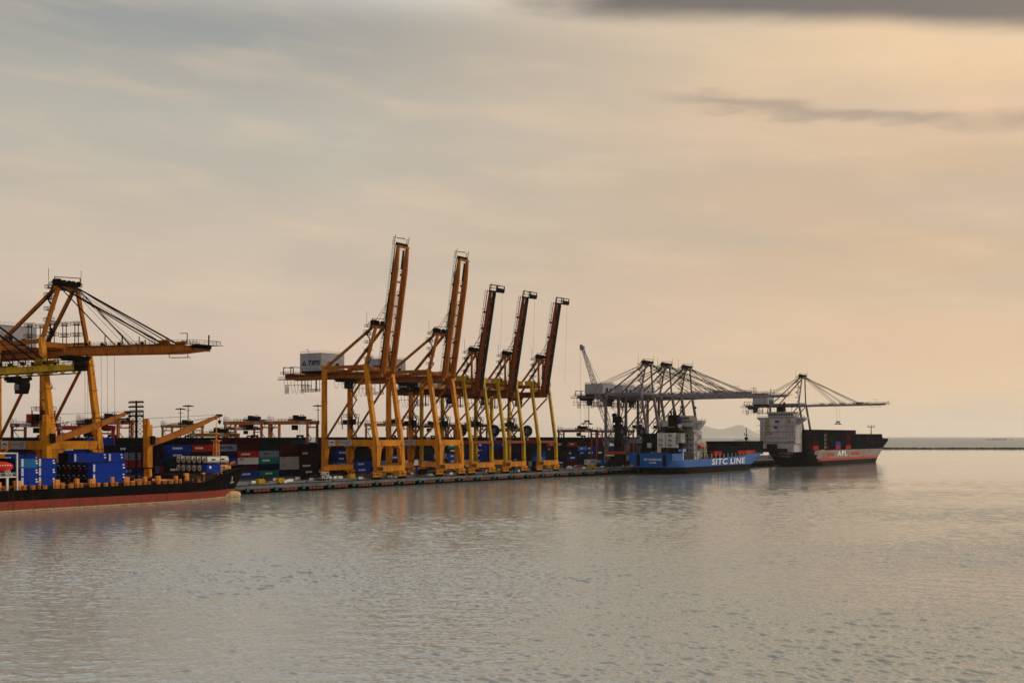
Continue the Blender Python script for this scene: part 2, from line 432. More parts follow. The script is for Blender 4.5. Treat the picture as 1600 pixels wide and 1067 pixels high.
# fender units along the quay face, each a rusty frame with a teal panel
def fender_proto():
    r = empty('quay_fender', W(0, 0, 0))
    mb = MB(); mb.box(.02, .6, -.7, .7, .9, 2.2); mb.build('fender_panel', M_teal, r)
    mb = MB()
    for z in (1.2, 1.9): mb.tube((-.4, -.5, z), (.05, -.5, z), .3, 8); mb.tube((-.4, .5, z), (.05, .5, z), .35, 8)
    mb.build('rubber_cell', M_tyre, r)
    return r
fp = None
s = -92; k = 0
while s < 205:
    if fp is None: fp = r = fender_proto()
    else: r = copy_tree(fp)
    r.location = W(0, s, 0)
    tag(r, '%s teal fender from the left along the quay face' % WORD[k], 'fender', 'teal fenders along the quay face')
    s += 14.5; k += 1
pp = None; s = -84.5; k = 0
while s < 205:
    if pp is None:
        mb = MB()
        mb.box(-.32, -.02, -4.2, 4.2, .75, 1.55)
        mb.k = 1
        for y in (-4.2, -2.1, 0, 2.1, 4.2): mb.box(-.4, .06, y - .12, y + .12, .5, 1.75)
        mb.box(-.40, .08, -4.3, 4.3, .55, .72)
        pp = o = mb.build('beam_panel', [M_rustp, M_stl])
    else:
        o = pp.copy(); col.objects.link(o)
    o.location = W(0, s, 0); o.rotation_euler = (0, 0, -TH)
    tag(o, '%s rusty orange panel from the left under the quay edge' % WORD[k], 'panel', 'rusty panels under the quay edge')
    s += 14.5; k += 1
bp_ = None; s = -90; k = 0
while s < 200:
    if bp_ is None:
        mb = MB(); mb.tube((0, 0, 0), (0, 0, .45), .28, 10, .22); mb.tube((0, 0, .45), (0, 0, .62), .22, 10, .38); mb.tube((0, 0, .62), (0, 0, .72), .38, 10, .30)
        bp_ = o = mb.build('mooring_bollard', M_blk)
    else: o = bp_.copy(); col.objects.link(o)
    o.location = W(-1.3, s, QZ); tag(o, 'black bollard on the quay edge, %s from the left' % WORD[k], 'bollard', 'bollards along the quay edge')
    s += 15; k += 1

# breakwater, islet, hills
def rocks(name, x0, y0, x1, y1, w, h, n, seed, mat):
    r = random.Random(seed); mb = MB()
    for i in range(n):
        f = (i + r.random()) / n
        cx = x0 + (x1 - x0) * f; cy = y0 + (y1 - y0) * f + r.uniform(-w, w) * .5
        hh = h * r.uniform(.6, 1.15); ww = w * r.uniform(.5, 1)
        a = r.uniform(0, 3); pts = []
        for k in range(6): pts.append((cx + math.cos(a + k * 1.047) * ww * r.uniform(.7, 1.2), cy + math.sin(a + k * 1.047) * ww * r.uniform(.7, 1.2)))
        vs = [(p[0], p[1], -1) for p in pts] + [(cx + (p[0] - cx) * .45, cy + (p[1] - cy) * .45, hh * r.uniform(.85, 1.1)) for p in pts]
        mb._add(vs, [(i2, (i2 + 1) % 6, (i2 + 1) % 6 + 6, i2 + 6) for i2 in range(6)] + [tuple(range(6, 12))])
    return mb.build(name, mat)
M_rock = paint('dark_rock', (.02, .018, .017), rough=.9, wear=.4, wc=(.05, .045, .04), scale=.1)
tag(rocks('breakwater', 560, 2010, 1300, 1960, 5, 2.1, 420, 3, M_rock), 'long low breakwater of dark rocks across the harbour mouth', 'breakwater')
tag(rocks('islet', 3110, 7560, 3250, 7560, 14, 5, 18, 4, M_rock), 'long low dark islet on the sea beyond the breakwater', 'islet')
tag(rocks('islet', 3273, 7560, 3286, 7560, 7, 4, 3, 5, M_rock), 'tiny dark rock right of the longer islet, beyond the breakwater', 'islet')
M_hill = paint('hill_haze_tone', (.16, .16, .14), rough=.95, wear=.4, scale=.002)  # hill colour paled so it carries part of the distance haze
def hill(name, pk, seed):
    r = random.Random(seed); mb = MB(); nx, ny = 90, 10
    X0, X1, Y0 = 5800, 10400, 45000
    g = []
    for j in range(ny):
        for i in range(nx):
            x = X0 + (X1 - X0) * i / (nx - 1); y = Y0 + j * 400
            z = sum(h * math.exp(-abs((x - c) / w) ** 1.6) for c, w, h in pk) * math.exp(-((j - 4.5) / 2.6) ** 2)
            z += r.uniform(-3, 3) * min(1, z / 60) + 6 * math.sin(x * .021 + j) * min(1, z / 80)
            g.append((x, y, z - 4))
    mb._add(g, [(j * nx + i, j * nx + i + 1, (j + 1) * nx + i + 1, (j + 1) * nx + i) for j in range(ny - 1) for i in range(nx - 1)])
    return tag(mb.build(name, M_hill, smooth=True), kind='structure')
hill('hills', [(7450, 800, 520), (9250, 640, 440), (8350, 1300, 110)], 5)

# haze
def haze():
    mb = MB(); mb.box(-26000, 26000, -290, 50000, -3, 620)
    m = bpy.data.materials.new('haze_air'); m.use_nodes = True; t = m.node_tree; t.nodes.clear()
    v = t.nodes.new('ShaderNodeVolumePrincipled'); v.inputs['Density'].default_value = .000022; v.inputs['Color'].default_value = (1, 1, 1, 1); v.inputs['Anisotropy'].default_value = .35
    o = t.nodes.new('ShaderNodeOutputMaterial'); t.links.new(v.outputs[0], o.inputs['Volume'])
    tag(mb.build('haze', m), kind='stuff', label='pale sea haze that fades the far hills', cat='haze')
USE_HAZE = True
if USE_HAZE: haze()

# ================================================================== ship-to-shore cranes
# local frame: x out over the water (0 = waterside rail), y along the quay, z up from the quay surface
HB, GA = 8.4, 29.7
def pathbar(mb, pts, w, h=None):
    for a, c in zip(pts, pts[1:]): mb.bar(a, c, w, h)

def sts(kind, boom):
    """kind A: tall yellow, B: lower yellow with lattice-faced boom, C: grey"""
    D = kind == 'D'; E_ = kind == 'E'; kind = {'D': 'B', 'E': 'C'}.get(kind, kind); A = kind == 'A'; B = kind == 'B'; C = kind == 'C'
    leg = {'A': M_yel, 'B': M_yel2, 'C': M_gryd}[kind]
    top = {'A': M_ora, 'B': M_brn, 'C': M_gry}[kind]
    sill = {'A': M_yel, 'B': M_yel, 'C': M_gry}[kind]
    apx = {'A': M_ora, 'B': M_ora, 'C': M_gryd}[kind]
    GZ = {'A': 43.6, 'B': 38.6, 'C': 42.2}[kind]      # underside of the girders
    GH = {'A': 2.45, 'B': 2.6, 'C': 1.5}[kind]
    LT = {'A': 49.0, 'B': 45.2, 'C': 45.5}[kind]      # leg tops
    AZ = {'A': 65.2, 'B': 58.0, 'C': 62.0}[kind]
    BL = {'A': 54.6 if boom == 'up' else 58.4, 'B': 48.0, 'C': 60.0}[kind]
    BS = {'A': 58.0, 'B': 50.0, 'C': 53.0}[kind]      # backreach end
    lw = {'A': 1.9, 'B': 1.45, 'C': 1.5}[kind]
    PZ = 15.3                                        # portal beam centre
    tx = {'A': -6.2, 'B': -4.8, 'C': -5.6}[kind]      # waterside leg tops lean landward
    gy = {'A': 3.1, 'B': 3.1, 'C': 3.2}[kind]
    hx = {'A': -1.0, 'B': -1.8, 'C': 0.5}[kind]       # boom hinge
    if E_: AZ = 66.0
    if D: GZ, LT, AZ, BL = 34.2, 40.6, 59.0, 60.0; top = M_yel2
    r = empty('ship_to_shore_crane', (0, 0, 0))
    # --- travelling gear
    for x in (0, -GA):
        for y in (-HB, HB):
            mb = MB()
            mb.bar((x, y - 2.9, 2.75), (x, y + 2.9, 2.75), .9, .8)
            for k in (-1, 1):
                mb.bar((x, y + k * 1.5, 2.4), (x, y + k * 2.5, 1.4), .7, .5); mb.bar((x, y + k * 1.5, 2.4), (x, y + k * .55, 1.4), .7, .5)
                mb.bar((x, y + k * 1.5 - 1.5, 1.15), (x, y + k * 1.5 + 1.5, 1.15), .8, .5)
                mb.tube((x - .5, y + k * 1.5, 2.2), (x + .5, y + k * 1.5, 2.2), .42, 10)
            mb.k = 1
            for k in (-2.5, -1.5, -.6, .6, 1.5, 2.5):
                mb.tube((x - .22, y + k, .42), (x + .22, y + k, .42), .40, 12)
                mb.box(x - .45, x + .45, y + k - .15, y + k + .15, .4, 1.0)
            mb.box(x - .35, x + .35, y - 3.4, y - 3.0, .9, 1.5); mb.box(x - .35, x + .35, y + 3.0, y + 3.4, .9, 1.5)
            mb.build('bogie', [sill, M_stl], r)
    # --- sill beams
    for x in (0, -GA):
        mb = MB(); mb.box(x - .85, x + .85, -HB - 1.1, HB + 1.1, 3.3, 5.6)
        mb.box(x - .95, x + .95, -HB - 1.2, HB + 1.2, 3.22, 3.34); mb.box(x - .95, x + .95, -HB - 1.2, HB + 1.2, 5.56, 5.68)
        sb = mb.build('sill_beam', sill, r)
        mb = MB(); mb.rail((x + .8, -HB, 5.68), (x + .8, HB, 5.68), 1.1, 2.4); mb.build('railing', M_stl, sb)
        if x == 0:
            mb = MB()
            for k in range(8):
                mb.box(.96, 1.02, -HB - .8 + k * .5, -HB - .8 + k * .5 + .25, 3.6, 5.2)
            mb.build('warning_stripe', M_blk, sb)
    # --- legs
    for x in (0, -GA):
        sx = 1 if x else -1                       # inward direction of the haunch
        for y in (-HB, HB):
            mb = MB(); sy = -1 if y > 0 else 1
            w = lw
            if B:
                mb.bar((x, y, 5.6), (x, y, PZ), w, w)
                for z in (7.5, 10.5, 13.5): mb.box(x - w * .58, x + w * .58, y - w * .58, y + w * .58, z, z + .18)
            else:
                # leg below the portal with a haunch that widens towards the portal beam
                mb.poly([(x - sx * w / 2, 5.6), (x + sx * w * .55, 5.6), (x + sx * w * 1.15, PZ - 2.6), (x + sx * w * 1.9, PZ - 1.45), (x - sx * w / 2, PZ - 1.45)], y - w * .5, 'y', y + w * .5)
                mb.poly([(y - sy * w * .502, 5.6), (y + sy * w * .6, 5.6), (y + sy * w * 1.2, PZ - 2.6), (y + sy * w * 1.9, PZ - 1.45), (y - sy * w * .502, PZ - 1.45)], x - w * .42, 'x', x + w * .42)
            if x == 0: mb.bar((x, y, PZ - 1.45), (tx, y, LT), w, w, w * .85, w * .85, ref=(0, 1, 0))
            else: mb.bar((x, y, PZ - 1.45), (x, y, LT), w, w, w * .9, w * .9)
            for z in (24, 33, 41):
                f = (z - PZ) / (LT - PZ); cx = x + (tx * f if x == 0 else 0); e = w * .56
                mb.box(cx - e, cx + e, y - e, y + e, z, z + .16)
            lg = mb.build('leg', leg, r)
            if C:
                pass
    # --- portal beams
    for y in (-HB, HB):
        mb = MB(); ph = 2.7 if not B else 1.4
        if not B:
            mb.box(-GA + lw / 2, -lw / 2, y - .6, y + .6, PZ - ph / 2, PZ + ph / 2)
            pb = mb.build('portal_beam', leg if A else top, r)
            mb = MB(); mb.rail((-GA + 1, y - .5, PZ + ph / 2), (-1, y - .5, PZ + ph / 2), 1.1, 2.5, .08); mb.build('railing', M_stl, pb)
        else:
            mb.box(-GA + lw / 2, -lw / 2, y - .5, y + .5, PZ - ph / 2, PZ + ph / 2)
            pb = mb.build('portal_beam', M_brn, r)
            mb = MB(); mb.rail((-GA + 1, y - .4, PZ + ph / 2), (-1, y - .4, PZ + ph / 2), 1.1, 2.5, .08); mb.build('railing', M_stl, pb)
        if A and y < 0:
            mb = MB(); mb.box(-26.6, -23.0, y - .66, y - .60, PZ - 1.25, PZ + 1.25)
            sg = mb.build('sign_panel', M_wht, pb)
            mb = MB(); mb.box(-21.0, -13.4, y - .66, y - .60, PZ - 1.25, PZ + 1.25)
            sg = mb.build('sign_panel', M_hse, pb)
            mb = MB()
            mb.poly([(-26.2, PZ - .3), (-25.6, PZ + .35), (-25.2, PZ + .6), (-24.2, PZ + .6), (-23.5, PZ - .1), (-23.9, PZ - .3), (-24.5, PZ + .2), (-25.2, PZ + .2), (-25.6, PZ - .2)], y - .69, 'y', y - .665)
            mb.box(-25.4, -24.3, y - .69, y - .665, PZ - .95, PZ - .7)
            mb.build('emblem', M_navy, pb)
            mb = MB(); mb.box(-20.7, -17.4, y - .69, y - .665, PZ + .1, PZ + .3)
            for k in range(3): mb.box(-17.0, -14.0 - k * .4, y - .69, y - .665, PZ + .5 - k * .5, PZ + .62 - k * .5)
            mb.build('emblem', M_stl, pb)
    for x in (0, -GA):
        mb = MB(); h = 2.5 if not B else 1.2
        mb.box(x - .55, x + .55, -HB + lw / 2, HB - lw / 2, PZ - h / 2 - .01, PZ + h / 2 - .01)
        mb.build('portal_tie', (leg if A else top) if not B else M_brn, r)
    # --- diagonal braces and upper ties of each leg frame
    for y in (-HB, HB):
        mb = MB(); mb.tube((-GA + lw / 2, y, PZ + 1.6), (tx - .8, y, GZ - .3), .52 if A else .42, 10)
        mb.build('brace', apx if not C else M_gryd, r)
        mb = MB(); mb.bar((-GA, y, LT - 1.0), (tx, y, LT - 1.0), .9, 1.3 if A else .9); mb.build('top_beam', apx if A else top, r)
    for x, nm in ((-GA, 'cross_beam'), (tx, 'cross_beam')):
        mb = MB(); mb.box(x - .8, x + .8, -HB, HB, GZ + GH + .02, GZ + GH + 1.7); mb.build(nm, top if not B else M_yel, r)
    if B:                                           # yellow machinery boxes on the leg tops
        for x in (tx, -11.5):
            for y in (-HB, HB):
                mb = MB(); mb.box(x - 3.2, x + .9, y - 1.2, y + 1.2, LT - .9, LT + 1.6); mb.build('cable_drum_box', M_yel2, r)
    # --- girders
    for y in (-gy, gy):
        mb = MB(); mb.box(-BS, hx - .4, y - .55, y + .55, GZ, GZ + GH)
        for k in range(int(BS // 4)): mb.box(-BS + k * 4, -BS + k * 4 + .12, y - .60, y + .60, GZ + .02, GZ + GH - .02)
        mb.box(-BS, hx - .4, y - .72, y + .72, GZ - .08, GZ + .06)
        g = mb.build('girder', top, r)
    mb = MB()
    for x in (-BS, -BS + 11, -GA + 5, -14):
        mb.box(x, x + .8, -gy + .6, gy - .6, GZ + .5, GZ + GH - .4)
    mb.build('girder_tie', top, r)
    for sgn in (-1, 1):
        y = sgn * (gy + .6); y2 = sgn * (gy + 1.6)
        mb = MB(); mb.box(-BS, hx - 1, min(y, y2), max(y, y2), GZ + GH - .9, GZ + GH - .8)
        mb.rail((-BS, y2, GZ + GH - .8), (hx - 1, y2, GZ + GH - .8), 1.1, 2.0, .08)
        mb.build('walkway', M_stl if not C else M_gry, r)
    # --- backreach end platform and festoon
    mb = MB()
    mb.deck(-BS - 2.0, -BS + 6, -gy - 1.6, gy + 1.6, GZ + GH + .2, 1.1, .09)
    for x in (-BS - 1.5, -BS + 3):
        mb.bar((x, -gy, GZ + GH), (x, -gy, GZ + GH + 3.4), .3); mb.bar((x, gy, GZ + GH), (x, gy, GZ + GH + 3.4), .3); mb.bar((x, -gy, GZ + GH + 3.4), (x, gy, GZ + GH + 3.4), .3)
    mb.bar((-BS - 1.5, -gy, GZ + GH + 3.2), (-BS + 3, -gy, GZ + GH + 3.2), .25)
    mb.bar((-BS - 5, -gy, GZ + .3), (-BS, -gy, GZ + .3), .35); mb.rail((-BS - 5, -gy, GZ + .45), (-BS, -gy, GZ + .45), 1.1, 1.3, .09)
    mb.build('end_platform', M_stl, r)
    mb = MB(); yy = -gy - 1.2
    mb.bar((-BS, yy, GZ - 2.4), (-BS + 15, yy, GZ - 2.4), .18)
    for k in range(8): mb.bar((-BS + k * 2.1, yy, GZ - 2.4), (-BS + k * 2.1, yy, GZ), .12)
    for k in range(9):                              # hanging loops of cable
        x0 = -BS + .5 + k * (.55 if k < 5 else 2.2) + (0 if k < 5 else -7)
        w = .5 if k < 5 else 2.0; dp = 4.2
        pts = [(x0 + w * i / 6, yy - .1, GZ - 2.4 - dp * (1 - (i / 3 - 1) ** 2) * (.9 if k % 2 else 1)) for i in range(7)]
        pathbar(mb, pts, .09)
    mb.build('festoon', M_rope, r); mb = MB()
    for x0 in (-GA + 1.5, -GA + 5.5):
        pts = [(x0 + 3.6 * i / 8, yy, GZ - 4.6 * (1 - (i / 4 - 1) ** 2)) for i in range(9)]; pathbar(mb, pts, .09)
    mb.build('festoon', M_rope, r)
    mb = MB(); x0 = -BS + 11
    for x in (x0, x0 + 3.6, x0 + 8.6):
        mb.bar((x, yy, GZ - .1), (x, yy, GZ - (5.6 if x > x0 else 6.4)), .22 if x < x0 + 5 else .45)
        mb.bar((x, yy + 2.2, GZ - .1), (x, yy + 2.2, GZ - 5.6), .16)
    mb.deck(x0 - .3, x0 + 8.8, yy - .2, yy + 2.4, GZ - 5.5, 1.1, .11)
    mb.deck(x0 - .3, x0 + 3.6, yy - .2, yy + 2.4, GZ - 3.6, 1.1, .1)
    mb.build('maintenance_cage', M_stl, r)
    # --- machinery house
    hx0, hx1 = (-45.4, -32.6)
    mb = MB(); z0 = GZ + GH + 1.0; z1 = z0 + (7.6 if A else 6.2)
    mb.box(hx0, hx1, -7.2, 7.8, z0, z1)
    mb.box(hx0 - .15, hx1 + .15, -7.35, 7.95, z1, z1 + .14)
    for k in range(12): mb.box(hx0 + .5 + k * 1.05, hx0 + .56 + k * 1.05, -7.24, -7.2, z0 + .1, z1 - .1)
    for k in range(14): mb.box(hx1, hx1 + .04, -6.8 + k * 1.05, -6.74 + k * 1.05, z0 + .1, z1 - .1)
    hs = mb.build('machinery_house', M_hse, r)
    mb = MB(); mb.box(hx0, hx1, -6.4, 7, z0 - 1.0, z0 - .02)
    mb.box(hx1 + .1, hx1 + .5, -2.4, 3.6, z0 + 1.4, z0 + 1.9); mb.box(hx1 + .06, hx1 + .5, -2.4, -1.4, z0 + 1.9, z0 + 4.0); mb.box(hx1 + .06, hx1 + .5, 2.4, 3.6, z0 + 1.9, z0 + 3.6)
    for k in range(5): mb.box(hx0 + 1.2 + k * 2.3, hx0 + 1.6 + k * 2.3, -7.3, -7.24, z0 + .6, z0 + 1.0)
    mb.build('vent', M_stl, hs)
    mb = MB()
    for p, q in (((hx0, -7.2), (hx1, -7.2)), ((hx1, -7.2), (hx1, 7.8)), ((hx1, 7.8), (hx0, 7.8)), ((hx0, 7.8), (hx0, -7.2))): mb.rail((*p, z1 + .14), (*q, z1 + .14), 1.0, 1.5, .07)
    mb.bar((hx0 + 5, -6.5, z1), (hx0 + 4.2, -6.5, z1 + 1.8), .2); mb.bar((hx0 + 4.2, -6.5, z1 + 1.8), (hx0 + 3.2, -6.5, z1 + 2.1), .3)
    mb.build('roof_railing', M_stl if not A else M_hse, hs)
    if A:
        mb = MB(); lz = z0 + 3.4; xa = hx0 + 1.3
        yf0, yf1 = -7.30, -7.245
        tri = lambda k: [(xa + 1.3 - 1.45 * k, lz - .95 * k), (xa + 1.3 + 1.45 * k, lz - .95 * k), (xa + 1.3, lz + 1.35 * k)]
        o3 = tri(1); i3 = tri(.45)
        for a3 in range(3):
            c3 = (a3 + 1) % 3
            mb.poly([o3[a3], o3[c3], i3[c3], i3[a3]], yf0, 'y', yf1)
        mb.build('emblem', M_navy, hs)
        lettering('TIPS', 3.0, M_navy, hs, (hx0 + 7.9, -7.27, lz - .1), '-s', shear=.35, width=7.4, bold=.09)
    # --- apex frame
    az, ax = AZ, (-5.6 if not B else -4.2)
    ay = 3.4 if not B else 2.2
    for y in (-1, 1):
        mb = MB(); mb.bar((tx, y * HB * .98, LT - .8) if not B else (ax, y * 2.2, GZ + GH), (ax + (1.0 if not B else 0), y * ay, az), 1.05 if A else .8, 1.05 if A else .8); mb.build('apex_post', apx, r)
        if not B:
            mb = MB(); mb.bar((-GA + 1.5, y * HB * .98, LT - .6), (ax - 1.2, y * ay, az - .5), 1.0 if A else .75); mb.build('back_brace', apx, r)
        else:
            mb = MB(); mb.bar((-18.6, y * gy, GZ + GH), (ax - .6, y * ay, az - .3), .85); mb.build('back_brace', apx, r)
    mb = MB()
    mb.box(ax - 1.4, ax + 1.2, -ay - .8, ay + .8, az - .6, az + .5)
    mb.k = 1
    mb.deck(ax - 2.3, ax + 2.3, -ay - .9, ay + .9, az + .9, 1.0, .12, .1)
    mb.box(ax - 1.6, ax - .2, -ay + .4, -ay + 1.8, az + .9, az + 3.0); mb.box(ax - .2, ax + 1.2, .8, 2.2, az + .9, az + 2.2)
    for y in (-ay, 0, ay):
        mb.tube((ax - 1.0, y - .35, az + 1.9), (ax - 1.0, y + .35, az + 1.9), 1.0, 12); mb.tube((ax + 1.6, y - .35, az + 1.6), (ax + 1.6, y + .35, az + 1.6), .9, 12)
    mb.bar((ax - 1.0, -ay, az + 1), (ax - 1.0, -ay, az + 3.6), .22); mb.bar((ax + 2.5, ay, az + 1), (ax + 2.5, ay, az + 3.6), .22); mb.bar((ax - 1, -ay, az + 3.5), (ax + 2.5, ay, az + 3.5), .22)
    if not B: mb.deck(ax - 5.2, ax - 3.4, -ay - 1.0, -ay + .8, az - 2.4, 1.0, .1)
    mb.bar((ax - 4.2, -ay, az), (ax - 4.2, -ay, az + 6.5), .10); mb.bar((ax + 3, ay, az), (ax + 3, ay, az + 6.0), .10)
    mb.build('apex_platform', [apx, M_stl], r)
    # stair flights up the waterside frame to the apex
    mb = MB(); n = 5; pz = GZ + GH + 1.7; px_ = tx - 1.6; py = -HB * .55
    for k in range(n):
        z0s = pz + (az - pz) * k / n; z1s = pz + (az - pz) * (k + 1) / n; f = (k + 1) / n
        yy2 = py + (-ay - .6 - py) * f; xx = px_ + (ax - 2 - px_) * f
        mb.bar((xx - 1.4 * (-1) ** k, yy2, z0s), (xx + 1.4 * (-1) ** k, yy2, z1s), .55, .12); mb.rail((xx - 1.4 * (-1) ** k, yy2 - .4, z0s), (xx + 1.4 * (-1) ** k, yy2 - .4, z1s), 1.0, 1.6, .08)
        mb.deck(xx - 2.2, xx + 1.2, yy2 - .8, yy2 + .8, z1s, 1.0, .1)
        mb.bar((xx, yy2, z0s), (xx, yy2, z1s), .14)
    mb.build('stairway', M_stl, r)
    # stair tower on a landside leg
    mb = MB(); x = -GA + 2.2; y = HB
    for k in range(9):
        z0s = 5.6 + k * 4.1; z1s = z0s + 4.1
        if z1s > LT: break
        d = 1.6 * (-1) ** k
        mb.bar((x, y - d, z0s), (x, y + d, z1s), .6, .12); mb.rail((x + .4, y - d, z0s), (x + .4, y + d, z1s), 1.0, 1.6, .08)
        mb.box(x - .5, x + .5, y + d - .6 * (1 if d < 0 else -1) - .7, y + d - .6 * (1 if d < 0 else -1) + .7, z1s - .08, z1s)
    mb.build('stairway', M_stl, r)
    # cable reel gallery round the far landside leg
    mb = MB(); zc = 23.5; x = -GA; y = HB
    mb.deck(x - 4, x + 4.5, y - 3.4, y + 3.4, zc, 1.2, .12); mb.deck(x - 3, x + 3.2, y - 2.6, y + 2.6, zc + 3.3, 1.2, .12)
    for i in (-1, 1):
        for j in (-1, 1): mb.bar((x + i * 2.6, y + j * 2.2, zc - 2.2), (x + i * 2.9, y + j * 2.4, zc + 3.3), .3)
    mb.box(x + 1.4, x + 3.0, y - 2.2, y + .6, zc, zc + 2.4); mb.box(x - 3.0, x - 1.4, y - 1.6, y + 1.2, zc, zc + 2.0)
    mb.build('gallery', M_stl, r)
    if B or C:
        mb = MB(); y = -HB if C else HB
        mb.tube((-GA * .62, y + .1, 21), (-GA * .62, y + .9, 21), 3.1, 20)
        mb.k = 1; mb.tube((-GA * .62, y - .02, 21), (-GA * .62, y + 1.02, 21), 1.2, 14)
        for k in range(8): a = k * math.pi / 4; mb.bar((-GA * .62, y + .02, 21), (-GA * .62 + 3.3 * math.cos(a), y + .02, 21 + 3.3 * math.sin(a)), .2)
        mb.bar((-GA * .62, y + .5, PZ), (-GA * .62, y + .5, 18), 1.0)
        if B or C: mb.build('cable_reel', [M_stl, M_gry], r)
    # --- boom (built level along +x from the hinge, then swung)
    a = {'up': R(81.0 if A else 80.2), 'down': R(.3 if not A else -1.5)}[boom]
    piv = Vector((hx, 0, GZ + GH * .55))
    Mb = Matrix.Translation(piv) @ Matrix.Rotation(-a, 4, 'Y')
    if B: gy = 1.6
    bm = MB(); bm.M = Mb
    hh = GH * .5
    for y in (-gy, gy):
        yb = y
        if B:
            prof = [(0, -hh * .7), (BL * .97, -hh * .5), (BL, -.2), (BL, .5), (BL * .86, hh * .6), (BL * .60, hh * .7), (BL * .57, hh), (BL * .1, hh * 1.1), (0, hh * .8)]
        elif C:
            prof = [(0, -hh), (BL * .93, -hh), (BL, -hh * .4), (BL, hh), (0, hh)]
        else:
            prof = [(0, -hh * .9), (BL * .08, -hh * 1.05), (BL * .80, -hh * 1.05), (BL * .97, -hh * .5), (BL, -.2), (BL, .7), (BL * .90, hh * .8), (BL * .82, hh * 1.15), (BL * .1, hh * 1.15), (0, hh * .9)]
        bm.poly(prof, yb - .45, 'y', yb + .45)
        for k in range(1, int(BL // 5)): bm.box(k * 5, k * 5 + .12, yb - .54, yb + .54, -hh * .9, hh * .85)
    if B: ties = [0.5 + BL * k / 9 for k in range(10)]
    elif A: ties = [1.5, BL * .33, BL * .53, BL * .72, BL - 1.2]
    else: ties = [1.5, BL * .25, BL * .5, BL * .75, BL - 1.2]
    for x in ties[:-1]: bm.box(x - .4, x + .4, -gy + .5, gy - .5, -hh * .4, hh * .5)
    bm.box(BL - .9, BL, -gy - .45, gy + .45, -.7, .8)
    if A and boom == 'up':
        pass
    bo = bm.build('boom', top, r)
    mb = MB(); mb.M = Mb
    if B:
        for k in range(9):
            x0 = .5 + BL * k / 9; x1 = .5 + BL * (k + 1) / 9; s_ = 1 if k % 2 else -1
            mb.bar((x0, -gy * s_, hh * .6), (x1 - .5, gy * s_, hh * .6), .28); mb.bar((x0, gy * s_, -hh * .6), (x1 - .5, -gy * s_, -hh * .6), .28)
        mb.box(.5, BL - 1, -gy + .55, -gy + 1.6, -hh * 1.2, -hh * 1.1); mb.box(.5, BL - 1, gy - 1.6, gy - .55, -hh * 1.2, -hh * 1.1)
    for sgn in (-1, 1):
        y = sgn * (gy + .5); y2 = sgn * (gy + 1.05)
        mb.box(1, BL, min(y, y2), max(y, y2), hh - .1, hh)
        # rail in boom space
        for zz in (.6, 1.1): mb.bar((1, y2, hh + zz), (BL, y2, hh + zz), .08)
        for k in range(int(BL // 2)): mb.bar((1 + k * 2, y2, hh), (1 + k * 2, y2, hh + 1.1), .08)
    for k, x in enumerate((BL * .17, BL * .30, BL * .44, BL * .62, BL * .78)):   # lamps, brackets and stay anchors along the boom
        for y in (-gy, gy):
            mb.box(x - .5, x + .5, y - .3, y + .3, hh, hh + 1.0); mb.bar((x + 1.4, y, hh), (x + 1.4, y, hh + (3.2 if k in (1, 2) else 1.6)), .22)
    mb.build('boom_walkway', M_stl if not C else M_gry, bo)
    # tip platform
    mb = MB(); mb.M = Mb
    if D:
        mb.box(BL, BL + .4, -gy - .4, gy + .4, -.8, .6); mb.box(BL - 1, BL + 1.6, -gy - .6, gy + .6, .75, .9)
        for y in (-gy - .6, gy + .6): mb.bar((BL - 1, y, 1.9), (BL + 1.6, y, 1.9), .1); mb.bar((BL + 1.6, y, .9), (BL + 1.6, y, 1.9), .1)
    elif B:
        w = gy + 1.2
        for zz in (-.2, -4.6):
            for p, q in (((BL - .4, -w, zz), (BL - .4, w, zz)), ((BL + 2.6, -w, zz), (BL + 2.6, w, zz)), ((BL - .4, -w, zz), (BL + 2.6, -w, zz)), ((BL - .4, w, zz), (BL + 2.6, w, zz))): mb.bar(p, q, .35)
        for y in (-w, w):
            for x in (BL - .4, BL + 1.1, BL + 2.6): mb.bar((x, y, -.2), (x, y, -4.6), .3)
        mb.box(BL - .2, BL + 1.5, -w, w, -5.1, -4.7); mb.box(BL - .4, BL, -w, w, -4.6, -.2); mb.bar((BL, 0, 1), (BL + 3.4, 0, 1), .2)
    else:
        mb.box(BL, BL + .5, -gy - .4, gy + .4, hh - 1.2, hh - .2)
        mb.bar((BL, -gy - 1.4, hh), (BL + 4.2, -gy - 1.4, hh - .2), .16); mb.bar((BL, gy + 1.4, hh), (BL + 4.2, gy + 1.4, hh - .2), .16)
        mb.box(BL - .2, BL + (3.2 if boom == 'down' else 1.2), -gy - .8, gy + .8, hh - .3, hh - .2)
        for y in (-gy - 1.3, gy + 1.3):
            for zz in (.5, 1.0): mb.bar((BL, y, hh + zz), (BL + 3.2, y, hh + zz), .1)
            for k in range(3): mb.bar((BL + 1.6 * k, y, hh - .2), (BL + 1.6 * k, y, hh + 1), .1)
        mb.bar((BL + 3.2, -gy - 1.3, hh + 1), (BL + 3.2, gy + 1.3, hh + 1), .1); mb.bar((BL + 3.2, 0, hh - 1.5), (BL + 3.2, 0, hh + 2.6), .3)
        mb.bar((BL - 6, 0, hh), (BL - 6, 0, hh + 3.4), .18); mb.bar((BL - 9, 0, hh + 3.4), (BL - 6, 0, hh + 3.4), .18)
        mb.box(BL - 10, BL - 2, -gy, -gy + 1.2, -hh - 1.5, -hh - 1.35)
        for x in (BL - 10, BL - 2): mb.bar((x, -gy, -hh - 1.4), (x, -gy, -hh), .14)
    mb.build('tip_platform', M_stl if not C else M_gry, bo)
